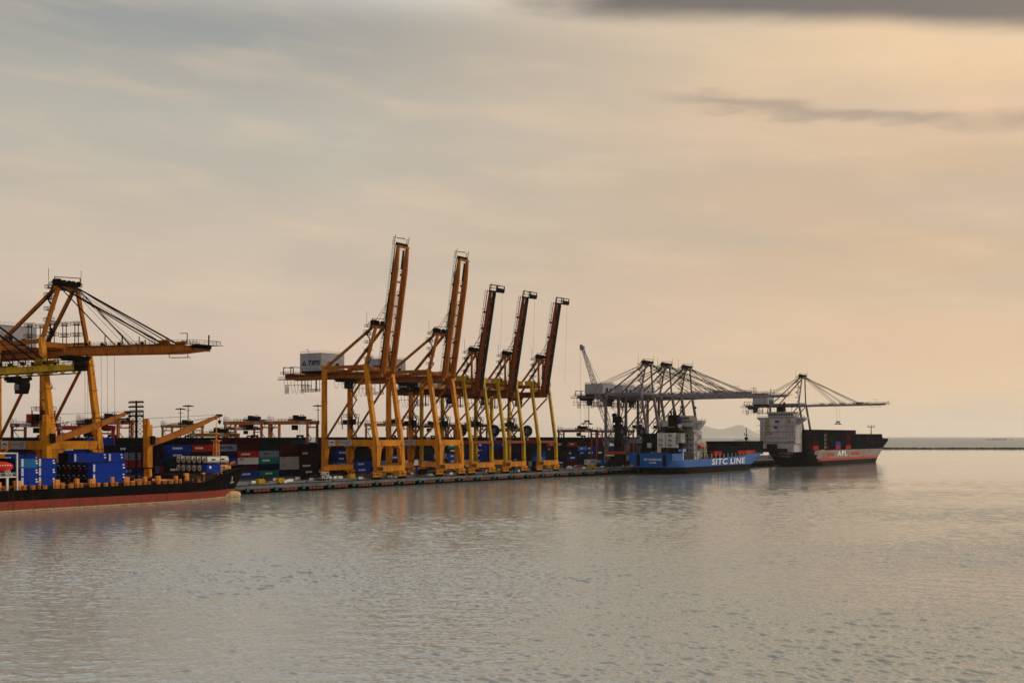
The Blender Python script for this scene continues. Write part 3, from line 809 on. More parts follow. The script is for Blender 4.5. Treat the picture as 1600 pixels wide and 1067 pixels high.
    if A and boom == 'up':
        mb = MB(); mb.M = Mb                        # folded stay bars and hoist ropes lying along the raised boom
        for y in (-gy + 1, -gy + 1.8, 1.2, gy - 1): mb.bar((3, y, 1.0), (BL * .62, y, 1.4), .16)
        mb.bar((BL * .27, -gy - .2, 2.4), (BL * .62, -gy - .2, 1.9), .22)
        for x in (BL * .27, BL * .4, BL * .52): mb.bar((x, -gy - 1, 1.2), (x, -gy + .8, 4.4), .14)
        mb.build('folded_stay', M_stl, bo)
    # --- stays when the boom is down
    if boom == 'down':
        T = lambda x, y, z=hh: tuple(Mb @ Vector((x, y, z)))
        inner, outer = {'A': (24, 46), 'B': (22, 45), 'C': (21, 41)}[kind]
        for y in (-1, 1):
            for xx, rr in ((inner, .17), (outer, .27), (outer - (3 if A else 12), .16)):
                mb = MB(); mb.bar((ax + 1.2, y * ay, az + .4), T(xx, y * gy), rr * 1.5 if A else rr * 1.4); mb.build('fore_stay', M_stl, r)
            mb = MB(); mb.bar(T(outer - 2, y * gy), T(outer + 2.5, y * gy, hh + 1.1), .8); mb.box(*[v for v in (T(outer, y * gy)[0] - 1.6, T(outer, y * gy)[0] + 1.6, y * gy - .4, y * gy + .4, T(outer, 0)[2], T(outer, 0)[2] + 1.3)])
            mb.build('stay_anchor', top, r)
        mb = MB()
        for y in (-1.0, 1.0):
            mb.bar((ax + 1.4, y, az + 1.4), T(outer - 4, y), .10); mb.bar((ax + 1.4, y * .4, az + 1.4), T(inner + 6, y), .09); mb.bar((ax + 1.4, y * .8, az + 1.4), T(inner + 2, y), .09)
        mb.build('hoist_rope', M_rope, r)
    else:
        mb = MB()
        T = lambda x, y, z=0: tuple(Mb @ Vector((x, y, z)))
        for y in (-1.2, 1.2): mb.bar((ax, y, az + 1.6), T(BL * .66, y, .6), .10)
        mb.bar((ax, -ay, az + 1.6), T(BL * .60, -gy, .6), .12)
        mb.build('hoist_rope', M_rope, r)
        if B:
            mb = MB(); mb.bar(T(BL + 1, gy, -4.5), T(8, gy, -10), .05); mb.build('hoist_rope', M_rope, r)
    if C:
        for y in (-1, 1):
            for e in (0, 1):
                mb = MB(); mb.bar((ax - 1, y * ay, az + .3), (-BS + 13 + e * 3, y * gy, GZ + GH + 6.6), .20); mb.build('back_stay', M_stl, r)
        mb = MB(); mb.M = Mb
        for k in range(9):
            x = 2 + k * 5.8
            mb.box(x, x + 2.8, -gy - .58, -gy - .505, -.2, hh * .85); mb.box(x + 2.9, x + 5.6, -gy - .58, -gy - .505, -hh * .9, -.3)
        mb.build('boom_panel', M_hse, bo)
    if A and boom == 'down':
        for x in (-21.5, -9.5, -4.5):               # floodlight towers standing on the girders
            for y in (-2.2, 2.2) if x != -4.5 else (gy,):
                mb = MB(); z = GZ + GH
                for i in (-.9, .9): mb.bar((x + i, y, z), (x + i, y, z + 8.5), .2)
                mb.deck(x - 1.7, x + 1.7, y - 1.0, y + 1.0, z + 4.2, 1.0, .1); mb.deck(x - 1.7, x + 1.7, y - 1.0, y + 1.0, z + 7.8, 1.0, .1)
                mb.build('service_tower', M_stl, r)
    # --- trolley, cab, spreader
    tr = {('A', 'up'): -25.0, ('A', 'down'): -.8, ('B', 'up'): -20.0, ('B', 'down'): 31.0, ('C', 'down'): -BS + 5}[(kind, boom)]
    mb = MB(); mb.box(tr - 3.4, tr + 3.4, -gy + .3, gy - .3, GZ - 1.5, GZ - .3)
    mb.box(tr - 3.4, tr + 3.4, -gy - .4, -gy + .4, GZ - .9, GZ - .12); mb.box(tr - 3.4, tr + 3.4, gy - .4, gy + .4, GZ - .9, GZ - .12)
    mb.rail((tr - 3.4, -gy, GZ - 1.5), (tr + 3.4, -gy, GZ - 1.5), 1.0, 1.5, .1)
    t_ = mb.build('trolley', M_stl, r)
    mb = MB(); mb.poly([(tr + .6, GZ - 4.6), (tr + 2.6, GZ - 4.6), (tr + 3.4, GZ - 2.9), (tr + 3.4, GZ - 1.6), (tr + .6, GZ - 1.6)], -1.4, 'y', 1.4)
    mb.k = 1; mb.box(tr + .5, tr + 2.7, -1.5, -1.42, GZ - 3.6, GZ - 2.1)
    mb.build('operator_cab', [M_stl, M_glass], t_)
    if C:
        mb = MB()
        for z in (-2.5, -4.3): mb.bar((-BS - 3, -gy - 1, GZ + z), (-BS + 16, -gy - 1, GZ + z), .2)
        for k in range(8): mb.bar((-BS - 2 + k * 2.4, -gy - 1, GZ - 4.3), (-BS - 2 + k * 2.4, -gy - 1, GZ), .14)
        mb.build('festoon', M_stl, r)
    return r
def spreader(parent, x, y, ztop, zs, long_axis='y'):
    mb = MB()
    mb.cb((x, y, zs + 1.9), (2.6, 2.4, .8) if long_axis == 'y' else (2.4, 2.6, .8))
    for i in (-1, 1):
        if long_axis == 'y':
            mb.bar((x, y + i * .8, zs + 1.6), (x, y + i * 4.6, zs + .4), .5, .4); mb.cb((x, y + i * 5.4, zs), (2.3, .5, .5))
        else:
            mb.bar((x + i * .8, y, zs + 1.6), (x + i * 4.6, y, zs + .4), .5, .4); mb.cb((x + i * 5.4, y, zs), (.5, 2.3, .5))
    if long_axis == 'y': mb.cb((x, y, zs + .25), (.9, 11.0, .45))
    else: mb.cb((x, y, zs + .25), (11.0, .9, .45))
    sp = mb.build('spreader', M_stl, parent)
    mb = MB()
    for i in (-1, 1):
        for j in (-1, 1): mb.bar((x + i * 1.0, y + j * .8, zs + 2.2), (x + i * 1.3, y + j * 1.1, ztop), .05)
    mb.build('hoist_rope', M_rope, sp)
    return sp

GY = 'yellow and orange ship-to-shore cranes with raised booms on the quay'
GG = 'grey ship-to-shore cranes with lowered booms at the far quay'
def place(o, s, label, group):
    o.location = W(-4, s, QZ); o.rotation_euler = (0, 0, -TH)
    tag(o, label, 'crane', group); return o
a_dn = place(sts('A', 'down'), -146.1, 'orange quay crane with lowered boom reaching right above the black ship', GY)
mb = MB()
for x, y in ((8, -3), (9.4, -3), (11, 3), (14.5, 3), (16, -3)): mb.bar((x, y, 43.4), (x + .3, y, 12), .06)
mb.build('hoist_rope', M_rope, a_dn)
a_up = place(sts('A', 'up'), 8.4, 'tallest orange crane with raised boom and TIPS on its white machinery house', GY)
c2 = place(copy_tree(a_up), 52.2, 'second orange raised-boom crane from the left, just right of the tallest one', GY)
b_up = place(sts('B', 'up'), 77.2, 'leftmost of the three lower cranes with dark raised lattice booms', GY)
place(copy_tree(b_up), 106.0, 'middle one of the three lower cranes with dark raised lattice booms', GY)
place(copy_tree(b_up), 137.3, 'rightmost raised-boom yellow crane, last before the empty sky gap', GY)
b_dn = place(sts('D', 'down'), -187, 'quay crane mostly out of frame at the left edge, yellow lowered boom tip showing', GY)
g1 = place(sts('C', 'down'), 262.4, 'left one of three overlapping grey cranes with lowered booms', GG)
place(copy_tree(g1), 289, 'middle one of three overlapping grey cranes with lowered booms', GG)
place(copy_tree(g1), 319.5, 'right one of three overlapping grey cranes, above the blue ship bridge', GG)
g4 = place(sts('E', 'down'), 542, 'farthest crane, standing alone behind the bridge of the farthest ship', GG)
spreader(g1, -48, 0, 42, 26)
spreader(g4, 24, 0, 42, 28)

# ================================================================== containers
COL = {  # charcoal and near-black tones put the shade of the backlit stacks into colour
 'blue': (.006, .035, .30), 'royal blue': (.005, .018, .17), 'sky blue': (.02, .13, .36), 'navy': (.004, .006, .028), 'maroon': (.045, .004, .005),
 'dark green': (.003, .016, .011), 'teal': (.01, .16, .14), 'red': (.34, .012, .008), 'brown': (.025, .009, .006), 'charcoal': (.006, .006, .008),
 'white': (.62, .61, .58), 'grey-blue': (.16, .18, .26), 'light grey': (.34, .35, .34), 'yellow': (.55, .36, .02), 'orange': (.36, .07, .01), 'cream': (.62, .57, .45)}
def cmat(c): return paint('container_' + c.replace(' ', '_').replace('-', '_'), COL[c], wear=.35, wc=tuple(v * .5 + .004 for v in COL[c]), scale=.6, bump=1.1, rust=.3, rough=.8, spec=.0 if sum(COL[c]) < .2 else .03)
CM = {}
CCOUNT = [0]
def cmesh(c, L=12.19, H=2.9):
    k = (c, L, H)
    if k not in CM:
        mb = MB(); w = 1.22
        mb.box(-w + .05, w - .05, .05, L - .05, .05, H - .05)
        for x in (-w, w - .14):
            for y in (0, L - .14): mb.box(x, x + .14, y, y + .14, 0, H)
        for x in (-w, w - .09):
            for z in (0, H - .12): mb.box(x, x + .09, .14, L - .14, z, z + .12)
        for y in (0, L - .09):
            for z in (0, H - .12): mb.box(-w + .14, w - .14, y, y + .09, z, z + .12)
        mb.k = 0
        for x in (-.85, -.35, .35, .85): mb.box(x - .03, x + .03, 0.0, .05, .2, H - .2)
        me_o = mb.build('shipping_container', [cmat(c), M_hse])
        CM[k] = me_o.data; bpy.data.objects.remove(me_o)
    return CM[k]
def container(c, t, s, z, label, group, L=12.19, H=2.9, name='shipping_container'):
    """t = centre line across, s = near end, z = underside"""
    o = bpy.data.objects.new(name, cmesh(c, L, H)); col.objects.link(o)
    o.location = W(t, s, z); o.rotation_euler = (0, 0, -TH)
    tag(o, label, 'container', group); CCOUNT[0] += 1
    return o
def strip(o, L=12.19, H=2.9, mat=None, x=1.225):
    """white name strip, logo dot and number marks on the water side of a box"""
    mb = MB(); 
    for k in range(6): mb.box(x, x + .02, .35, 1.0, .45 + k * .36, .45 + k * .36 + .27)
    mb.build('lettering', mat or M_letw, o)
    mb = MB(); mb.box(x, x + .02, L - 1.3, L - .7, H - .8, H - .45); mb.box(x, x + .02, L - 1.2, L - .5, H * .42, H * .42 + .35)
    mb.build('lettering', mat or M_letw, o)
ST = MB()                                             # everything past the 300 individuals
STC = ['navy', 'charcoal', 'maroon', 'dark green', 'brown', 'royal blue', 'red', 'white', 'grey-blue', 'blue']
STW = [22, 24, 18, 12, 10, 5, 1.5, 1.5, 1, 3]
def stuffbox(t, s, z, L=12.19, H=2.9, c=None):
    ST.k = STC.index(c) if c else rng.choices(range(len(STC)), STW)[0]
    ST.box(t - 1.2, t + 1.2, s + .02, s + L - .02, z + .03, z + H - .01)
TIER = ['bottom box', 'second box up', 'third box up', 'fourth box up', 'fifth box up', 'sixth box up', 'seventh box up']

# ================================================================== ships
def hull(L, B, fixed, nt_, sheer, matf, stern_cut, rake, n=48, bow0=.70, bow1=.86, p0=1.7, p1=2.8, sternw=.8, draft=-1.5):
    """lofted hull: stern at y=0, bow at y=L. fixed = constant-height levels, nt_ = extra levels up to the sheer line"""
    mb = MB(); zm = fixed[-1]; ztop = max(sheer(L * i / n) for i in range(n + 1))
    nl = len(fixed) + nt_; g = []
    for j in range(nl):
        row = []
        for i in range(n + 1):
            v = i / n
            v = v if v < .6 else .6 + (v - .6) * (2 - (v - .6) / .4) * .5 + (v - .6) * .0 if False else v
            y = L * v
            z = fixed[j] if j < len(fixed) else zm + (sheer(y) - zm) * (j - len(fixed) + 1) / nt_
            f = max(0, min(1, z / zm))
            y0 = max(0, stern_cut(z)); y1 = L - rake(z)
            yy = y0 + (y1 - y0) * v
            sw = sternw + (.985 - sternw) * f; st = min(1, v / .13); w = sw + (1 - sw) * math.sin(st * math.pi / 2)
            fb = max(0, min(1, (z - 0) / (ztop * .95))); b0 = bow0 + (bow1 - bow0) * fb; pp_ = p0 + (p1 - p0) * fb
            if v > b0: w *= max(0, 1 - ((v - b0) / (1 - b0)) ** pp_)
            row.append((w * B / 2, yy, z))
        g.append(row)
    for sgn in (1, -1):
        o = len(mb.v); 
        for row in g: mb.v += [(sgn * p[0], p[1], p[2]) for p in row]
        for j in range(nl - 1):
            for i in range(n):
                a = o + j * (n + 1) + i
                f = (a, a + 1, a + n + 2, a + n + 1)
                mb.f.append(f if sgn > 0 else f[::-1]); mb.m.append(matf(j, i / n))
    o = len(mb.v)                                     # transom and deck
    for j in range(nl - 1):
        a, c = g[j][0], g[j + 1][0]
        mb.k = matf(j, 0); mb._add([(-a[0], a[1], a[2]), (a[0], a[1], a[2]), (c[0], c[1], c[2]), (-c[0], c[1], c[2])], [(0, 1, 2, 3)])
    top = g[-1]
    for i in range(n):
        a, c = top[i], top[i + 1]; dz = -.9
        mb.k = 0; mb._add([(-a[0], a[1], a[2] + dz), (a[0], a[1], a[2] + dz), (c[0], c[1], c[2] + dz), (-c[0], c[1], c[2] + dz)], [(0, 1, 2, 3)])
    return mb, g
def window_row(mb, x0, x1, y, z0, z1, n, gap=.35):
    w = (x1 - x0) / n
    for k in range(n): mb.box(x0 + w * k + gap, x0 + w * (k + 1) - gap, y - .03, y, z0, z1)
def mooring(name, p, q, sag, label):
    mb = MB(); p = Vector(p); q = Vector(q); n = 10
    pts = [p.lerp(q, i / n) - Vector((0, 0, sag * (1 - (2 * i / n - 1) ** 2))) for i in range(n + 1)]
    pathbar(mb, pts, .12); tag(mb.build(name, M_rope), label, 'rope')

# ---------------- black ship at left
BX, BS0 = 9.9, -216.0
def ls(y): return 6.0 if y < 104 else 6.0 + 5.0 * min(1, (y - 104) / 21) ** 1.1
M_hblk = paint('hull_black', (.003, .003, .004), rust=.35, rough=.8, spec=.02, wear=.35, wc=(.014, .009, .007), scale=.3)
M_hred = paint('hull_antifouling', (.26, .042, .028), rough=.8, rust=.7, wear=.9, wc=(.13, .05, .04), scale=.5)
M_hline = paint('hull_waterline_scum', (.50, .36, .20), rough=.8, wear=.8, wc=(.12, .08, .03), scale=.8)
M_dorg = paint('deck_orange', (.70, .26, .05), wear=.6, wc=(.28, .08, .02), scale=.8)
M_deckg = paint('deck_dark', (.012, .009, .008), rough=.8, wear=.5, wc=(.06, .02, .01))
ship = empty('cargo_ship', W(BX, BS0, 0)); tag(ship, 'black hulled cargo ship with red lower hull and yellow deck cranes, bow pointing right', 'ship')
mb, g = hull(129.5, 17.6, [-1.5, .06, .45, 2.95, 3.8, 5.0], 5, ls, lambda j, v: 2 if j == 1 else (1 if j == 2 else 0), lambda z: max(0, (3 - z)) * 1.2, lambda z: 8.5 * max(0, 1 - max(z, 0) / 12) ** 1.1, p1=2.2, bow1=.84)
mb.build('hull', [M_hblk, M_hred, M_hline], ship, smooth=False)
mb = MB()                                             # bulbous bow
for k in range(9):
    pass
rings = [(-7, 1.5), (-4, 1.6), (-1, 1.6), (1.5, 1.45), (3, 1.15), (4.2, .7), (4.7, .15)]
for (y0, r0), (y1, r1) in zip(rings, rings[1:]): mb.tube((0, 121.4 + y0, .75), (0, 121.4 + y1, .75), r0, 14, r1, cap=False)
mb.build('bulbous_bow', M_hline, ship, smooth=True)
mb = MB(); mb.box(-8, 8, 24, 98, 5.0, 6.6); mb.box(-7.2, 7.2, 97, 108, 6.2, 8.6)
mb.build('hatch_coaming', M_deckg, ship)
for yy, ww in ((26, 12), (39, 12), (52, 12), (65, 8), (82, 11)):
    mb = MB(); mb.box(-6.9, 7.4, yy, yy + ww, 6.61, 7.05); mb.box(-6.5, 7.0, yy + .5, yy + ww - .5, 7.05, 7.15); mb.build('hatch_lid', M_dorg, ship)
for yy in (25, 38.2, 51.2, 64.2, 74, 81, 94):
    mb = MB(); mb.tube((7.9, yy, 6), (7.9, yy, 8.0), .22, 8); mb.tube((7.9, yy, 8.0), (8.3, yy, 8.3), .35, 8); mb.box(6.2, 7.6, yy + .1, yy + .7, 6.6, 7.9); mb.build('vent', M_deckg, ship)
per = 12.3; y = S(84, 18.4) - BS0 - per * 2; rs = random.Random(4)
while y < 102:
    for dy, w, h in ((0, 1.9, 2.5), (2.5, 1.4, 1.3), (5.0, 1.7, 1.2), (7.4, 1.1, 2.6), (9.0, 1.1, 1.2)):
        if y + dy < 24 or y + dy > 103: continue
        xo = 8.35 if y + dy < 92 else 7.2; mb = MB(); h = h * rs.uniform(.8, 1.08); w = w * rs.uniform(.8, 1.2)
        mb.box(xo - .05, xo + .12, y + dy + w * .3, y + dy + w * .45, 6.0, 6.0 + h * .9)
        mb.box(xo - .9, xo, y + dy, y + dy + w, 6.0, 6.0 + h + (0 if y + dy < 94 else .8))
        mb.build('container_stanchion', M_dorg, ship)
    y += per
mb = MB(); mb.rail((8.6, 24, 5.9), (8.6, 98, 5.9), 1.0, 3, .07); mb.build('railing', M_stl, ship)
def jib_crane(parent, y, ztop, zj, jl, jz):
    mb = MB()
    mb.tube((0, y, 6), (0, y, 11), 1.5, 14, 1.15); mb.box(-1.05, 1.05, y - 1.0, y + 1.0, 11, ztop - 2)
    mb.box(-1.0, -.35, y - 1.1, y - .3, ztop - 2, ztop); mb.box(-1.0, -.35, y + .3, y + 1.1, ztop - 2, ztop - .8); mb.box(.35, 1.0, y - 1.1, y - .3, ztop - 2, ztop)
    mb.k = 1; mb.box(-1.2, 1.2, y - 1.3, y + 1.3, 10.8, 11.1); mb.box(1.06, 2.0, y + .1, y + 1.4, ztop - 8.4, ztop - 5.6)
    p = mb.build('deck_crane', [M_yel, M_stl], parent)
    mb = MB()
    m_ = (0, y + jl * .48, zj + (jz - zj) * .42)
    for x in (-.75, .75):
        mb.bar((x, y + 1.0, zj), (x * .9, *m_[1:]), .5, 1.3, .5, 1.9); mb.bar((x * .9, *m_[1:]), (x * .4, y + jl, jz), .5, 1.9, .4, .8)
    for k in range(8):
        f = .1 + k * .12; mb.bar((-.7, y + jl * f, zj + (jz - zj) * f * .92), (.7, y + jl * f, zj + (jz - zj) * f * .92), .3)
    mb.build('jib', M_ora, p)
    mb = MB()
    for x in (-.4, .4): mb.bar((x, y, ztop), (x * .5, y + jl, jz + .3), .09); mb.bar((x, y + 1, ztop - 3), (x, y + jl * .9, jz - .6), .08)
    mb.bar((0, y + jl, jz), (0, y + jl, jz - 3.0), .12); mb.tube((0, y + jl, jz - 1.6), (0, y + jl, jz - 2.8), .65, 8, .35); mb.box(-.7, .7, y + jl - .9, y + jl + .7, jz - .3, jz + .5)
    mb.build('hoist_rope', M_rope, p)
yA = S(74, BX) - BS0; yB = S(231, BX) - BS0
jib_crane(ship, yA, 27.5, 19.5, S(200, BX) - BS0 - yA, 28.6)
jib_crane(ship, yB, 26.8, 18.6, S(343, BX) - BS0 - yB, 28.2)
# foremast and windlass deck
ym = S(338, BX) - BS0
mb = MB(); mb.lattice((0, ym, 9), (0, ym, 19.5), 1.9, 1.2, 7, .22, .14); mb.box(-1.5, 1.5, ym - 1, ym + 1, 19.5, 19.8); mb.tube((0, ym, 19.5), (0, ym, 24.5), .3, 8, .18)
mb.box(-1.2, 1.2, ym - .3, ym + .3, 21.8, 22.1); mb.box(-.8, .8, ym - .8, ym + .8, 16, 16.2); mb.bar((-.0, ym, 24), (0, ym, 26), .12)
mb.build('foremast', M_dorg, ship)
mb = MB(); yw = 116
for i in (-3, 3): mb.tube((i - 1, yw, 11.6), (i + 1, yw, 11.6), 1.0, 12); mb.box(i - 1.6, i + 1.6, yw - 1.4, yw + 1.4, 10, 11)
for k in range(9): mb.box(-5 + k * 1.1, -4.5 + k * 1.1, yw - 5 + (k % 3), yw - 4.2 + (k % 3), 8.5, 11.5)
mb.rail((5.6, 110, 9.0), (2.6, 121, 11.4), 1.2, 1.4, .12); mb.rail((-5.6, 110, 9.0), (-2.6, 121, 11.4), 1.2, 1.4, .12)
mb.deck(-3, 3, 111, 114, 13.0, 1.1, .14)
for k in range(7): mb.bar((4.5 - k * 1.4, 111.5, 8), (4.5 - k * 1.4, 111.5, 13.5 + (k % 3) * .5), .3)
mb.box(-5, 5, 108, 110, 8, 10.8)
mb.build('windlass', M_dorg, ship)
mb = MB(); mb.bar((5.0, 117.2, 5.4), (5.6, 117.0, 7.4), .4); mb.bar((5.2, 116.4, 5.2), (5.2, 118.0, 5.5), .4)
mb.build('anchor', M_hse, ship)
# accommodation gallery with lifeboat at the picture's left edge
yE = S(28, 18.4) - BS0; mb = MB()
mb.box(-7, 7, 3, yE - 9, 5.5, 25)
for z in (9.9, 16.5): mb.box(-8.2, 8.6, 8, yE, z - .3, z)
for yy in (yE - .2, yE - 7.5, yE - 12): 
    for x in (8.4, -8.1): mb.box(x - .2, x + .2, yy - .2, yy + .2, 5.8, 16.3)
mb.rail((8.5, 8, 9.9), (8.5, yE, 9.9), 1.0, 1.8, .09)
mb.box(8.2, 8.6, yE - 3.5, yE - 2.9, 6, 9.8)
for k in range(4): mb.bar((8.2, yE - 3.2 + k * .5, 9.9), (8.2, yE - 4.4 + k * .5, 13.0), .14)
ac = mb.build('superstructure', M_wht, ship)
mb = MB(); window_row(mb, -6, 6, 0, 21, 22.5, 8); mb.box(7.0, 7.05, 8, yE - 10, 11, 12); mb.box(7.0, 7.05, 8, yE - 10, 14, 15); mb.box(7.0, 8.0, yE - 8.8, yE - 6, 6, 9)
mb.build('window', M_glass, ac)
mb = MB(); yl = S(2, 18.4) - BS0
for k in range(10):
    f0, f1 = k / 10, (k + 1) / 10
    r0 = 1.5 * math.sin(math.pi * (.06 + .88 * f0)) ** .5; r1 = 1.5 * math.sin(math.pi * (.06 + .88 * f1)) ** .5
    mb.tube((7.3, yl - 3.4 + f0 * 7.6, 12.6), (7.3, yl - 3.4 + f1 * 7.6, 12.6), r0, 12, r1, cap=k in (0, 9))
mb.k = 1
for k in range(7): mb.box(8.75, 8.82, yl - 2.4 + k * .8, yl - 2.0 + k * .8, 12.9, 13.15)
lb = mb.build('lifeboat', [paint('lifeboat_red', (.55, .03, .015), wear=.3), M_letw], ship)

# deck cargo of the black ship
GB = 'blue containers on the deck of the black ship'
for q, (sx, nm) in enumerate(((31.5, 'left'), (59, 'right'))):
    s0 = S(sx, 18.2)
    for k in range(3):
        o = container('blue' if (q, k) != (0, 2) else 'sky blue', 17.0, s0, 6.9 + k * 2.62, '%s box of the %s short blue stack near the white gallery' % (['bottom', 'middle', 'top'][k], nm), GB, 6.06, 2.59)
        strip(o, 6.06, 2.59)
        for c in range(5): stuffbox(17.0 - 2.55 * (c + 1), s0, 6.9 + k * 2.62, 6.06, 2.59, rng.choice(['navy', 'charcoal', 'royal blue']))
s0 = S(144, 18.2)
for k in range(2):
    for c in range(7):
        o = container('blue' if c == 0 else rng.choice(['navy', 'charcoal', 'charcoal', 'maroon']), 17.0 - 2.5 * c, s0, 7.2 + k * 2.92,
                      '%s long container, %s from the water side, on the black ship' % (['lower tier', 'upper tier'][k], WORD[c]), GB, 12.19, 2.9)
        if c == 0: strip(o)
        else:
            mb = MB(); mb.box(-.5, .3, -.03, 0, 1.9, 2.2); mb.box(.5, .8, -.03, 0, 1.2, 1.5); mb.build('lettering', M_hse, o)
for c in range(3):
    o = container('blue' if c == 0 else 'charcoal', 8.0 - 2.5 * c, S(114.5, 9.2), 13.1, 'single third-tier box, %s from the water, atop the long blue containers' % WORD[c], GB, 12.19, 2.9)
    if c == 0: strip(o)
sK = S(168, 9.2)
for k in range(3):
    o = container('blue', 8.0, max(sK, s0 + 12.4), 7.2 + k * 2.92, '%s short blue box, farther stack just right of the long blue ones' % ['bottom', 'middle', 'top'][k], GB, 6.06, 2.9); strip(o, 6.06)
# tank containers
def tank_proto():
    r = empty('tank_container', (0, 0, 0)); mb = MB(); L_, H_ = 6.06, 2.75; w = 1.2
    for x in (-w, w - .13):
        for y in (0, L_ - .13): mb.box(x, x + .13, y, y + .13, 0, H_)
        for z in (0, H_ - .13): mb.box(x, x + .13, .13, L_ - .13, z, z + .13)
    for y in (0, L_ - .13):
        for z in (0, H_ - .13): mb.box(-w + .13, w - .13, y, y + .13, z, z + .13)
        mb.bar((-w, y + .06, .1), (-.6, y + .06, .7), .1); mb.bar((w, y + .06, .1), (.6, y + .06, .7), .1)
    mb.build('frame', M_stl, r)
    mb = MB(); zc = 1.42; R_ = 1.16
    ring = [(.12, .15), (.16, .6), (.28, .95), (.5, R_), (L_ - .5, R_), (L_ - .28, .95), (L_ - .16, .6), (L_ - .12, .15)]
    for (y0, r0), (y1, r1) in zip(ring, ring[1:]): mb.tube((0, y0, zc), (0, y1, zc), r0, 18, r1, cap=False)
    mb._add([(0.15 * math.cos(a * math.pi / 4), .12, zc + .15 * math.sin(a * math.pi / 4)) for a in range(8)], [tuple(range(8))])
    mb.build('tank', paint('tank_white', (.66, .64, .58), wear=.5, wc=(.35, .30, .2), scale=.7), r, smooth=True)
    mb = MB(); mb.box(-.45, .45, .06, .10, 1.35, 1.75); mb.box(-.2, .3, .06, .10, .85, 1.05); mb.build('placard', M_stl, r)
    mb = MB(); mb.box(1.17, 1.20, 2.2, 3.8, 1.3, 1.8); mb.build('placard', M_navy, r)
    return r
tp = None; sT = S(323, 17.0)
for k in range(2):
    for c in range(6):
        tt = 15.8 - 2.62 * c
        if k == 0 and c == 0:
            o = container('blue', tt, sT, 9.0, 'short blue box under the white tank containers near the black bow', GB, 6.06, 2.75)
            mb = MB(); mb.tube((1.22, 1.5, 1.8), (1.25, 1.5, 1.8), .5, 10); mb.build('emblem', M_letw, o); continue
        if tp is None: tp = r_ = tank_proto()
        else: r_ = copy_tree(tp)
        r_.location = W(tt, sT, 9.0 + k * 2.8); r_.rotation_euler = (0, 0, -TH)
        tag(r_, 'white tank container, %s row, %s from the water side, near the black bow' % (['lower', 'upper'][k], WORD[c]), 'tank container', 'white tank containers on the black ship')
for k in range(2):
    r_ = copy_tree(tp); r_.location = W(13.2, sT + 6.5, 9.0 + k * 2.8)
    tag(r_, '%s white tank container in front of the others, beside the orange foremast' % ['lower', 'upper'][k], 'tank container', 'white tank containers on the black ship')

# ---------------- blue ship
SX0, SS0 = 16.0, 216.0
M_hblue = paint('hull_blue', (.005, .092, .37), rust=.55, rough=.45, wear=.35, wc=(.008, .05, .20), scale=.2)
def ss(y): return 11.4 if y < 13 else (11.4 - (y - 13) / 1.5 * 3.7 if y < 14.5 else 7.7 + max(0, (y - 60) / 90) ** 1.3 * 3.6)
blue = empty('container_ship', W(SX0, SS0, 0)); tag(blue, 'bright blue container ship, stern towards us, SITC LINE in white on its side', 'ship')
mb, g = hull(152, 28, [-1.5, 1.5, 3.4, 5.5, 7.5], 4, ss, lambda j, v: 0 if j < 2 else 1, lambda z: max(0, 3.4 - z) * 2.2, lambda z: 9 * max(0, 1 - max(z, 0) / 11), n=100, p1=2.6, sternw=.45)
mb.build('hull', [M_hblk, M_hblue], blue)
sA, sB = S(1112, 30.2), S(1164, 30.2)
lettering('SITC LINE', 5.0, M_letw, blue, (14.06, (sA + sB) / 2 - SS0, 5.7), '+t', width=(sB - sA), shear=.12, bold=.10, spacing=1.1)
lettering('SITC GUANGDONG', 1.6, M_letw, blue, (1.6, -.04, 7.9), '-s', width=11, bold=.04)
lettering('PANAMA', 1.1, M_letw, blue, (1.6, -.04, 6.2), '-s', width=4.4, bold=.03)
mb = MB()
for x in (-7.5, 9.0):
    mb = MB(); mb.box(x - 1.2, x + 1.0, -.05, -.01, 4.2, 10.9); mb.build('hull_opening', M_hblk, blue)
mb = MB(); mb.box(13.6, 14.05, 13.2, 14.6, 7.5, 12.2); mb.box(13.6, 14.05, 33, 34.6, 7.5, 12.2)
y = 50
while y < 138: mb.box(12.6 if y < 118 else 10, 13.2 if y < 118 else 10.6, y, y + .35, 7.4, 10.6); y += 6.2
mb.build('lashing_post', M_hse, blue)
mb = MB(); mb.box(-12.6, 12.6, 12, 30, 6.5, 11.5); mb.box(-12, 12, 48, 128, 6.5, 9.2); mb.build('hatch_coaming', M_deckg, blue)
# superstructure
y0 = S(1092, 30) - SS0; y0 -= 0
y1 = y0 + 11; mb = MB()
mb.box(-11, 11, y0, y1, 7, 24); mb.box(-10, 10, y0 + .5, y1 - .3, 24, 29.2)
for z in (11, 14, 17, 20, 23.8, 27): mb.box(-11.3, 11.3, y0 - 1.6, y1 + .3, z, z + .15)
mb.box(-13.9, 13.9, y0 + 4, y1 - .4, 29.2, 30.6)                                      # bridge wings
mb.poly([(10, 24.5), (13.9, 29.2), (10, 29.2)], y0 + 5, 'y', y1 - 1); mb.poly([(-10, 24.5), (-10, 29.2), (-13.9, 29.2)], y0 + 5, 'y', y1 - 1)
mb.box(-7.5, 7.5, y0 + 2, y1 - 1, 30.6, 33.2); mb.box(-7.8, 7.8, y0 + 1.8, y1 - .8, 33.2, 33.4)
su = mb.build('superstructure', paint('ship_house_paint', rust=.5, c=(.46, .44, .42), wear=.5, wc=(.24, .20, .17), scale=.3), blue)
mb = MB(); window_row(mb, -7, 7, y0 + 1.99, 31.3, 32.6, 9, .15); 
for z in (12.3, 15.3, 18.3, 21.3): window_row(mb, -10, 10, y0 - .01, z, z + .9, 9, .7)
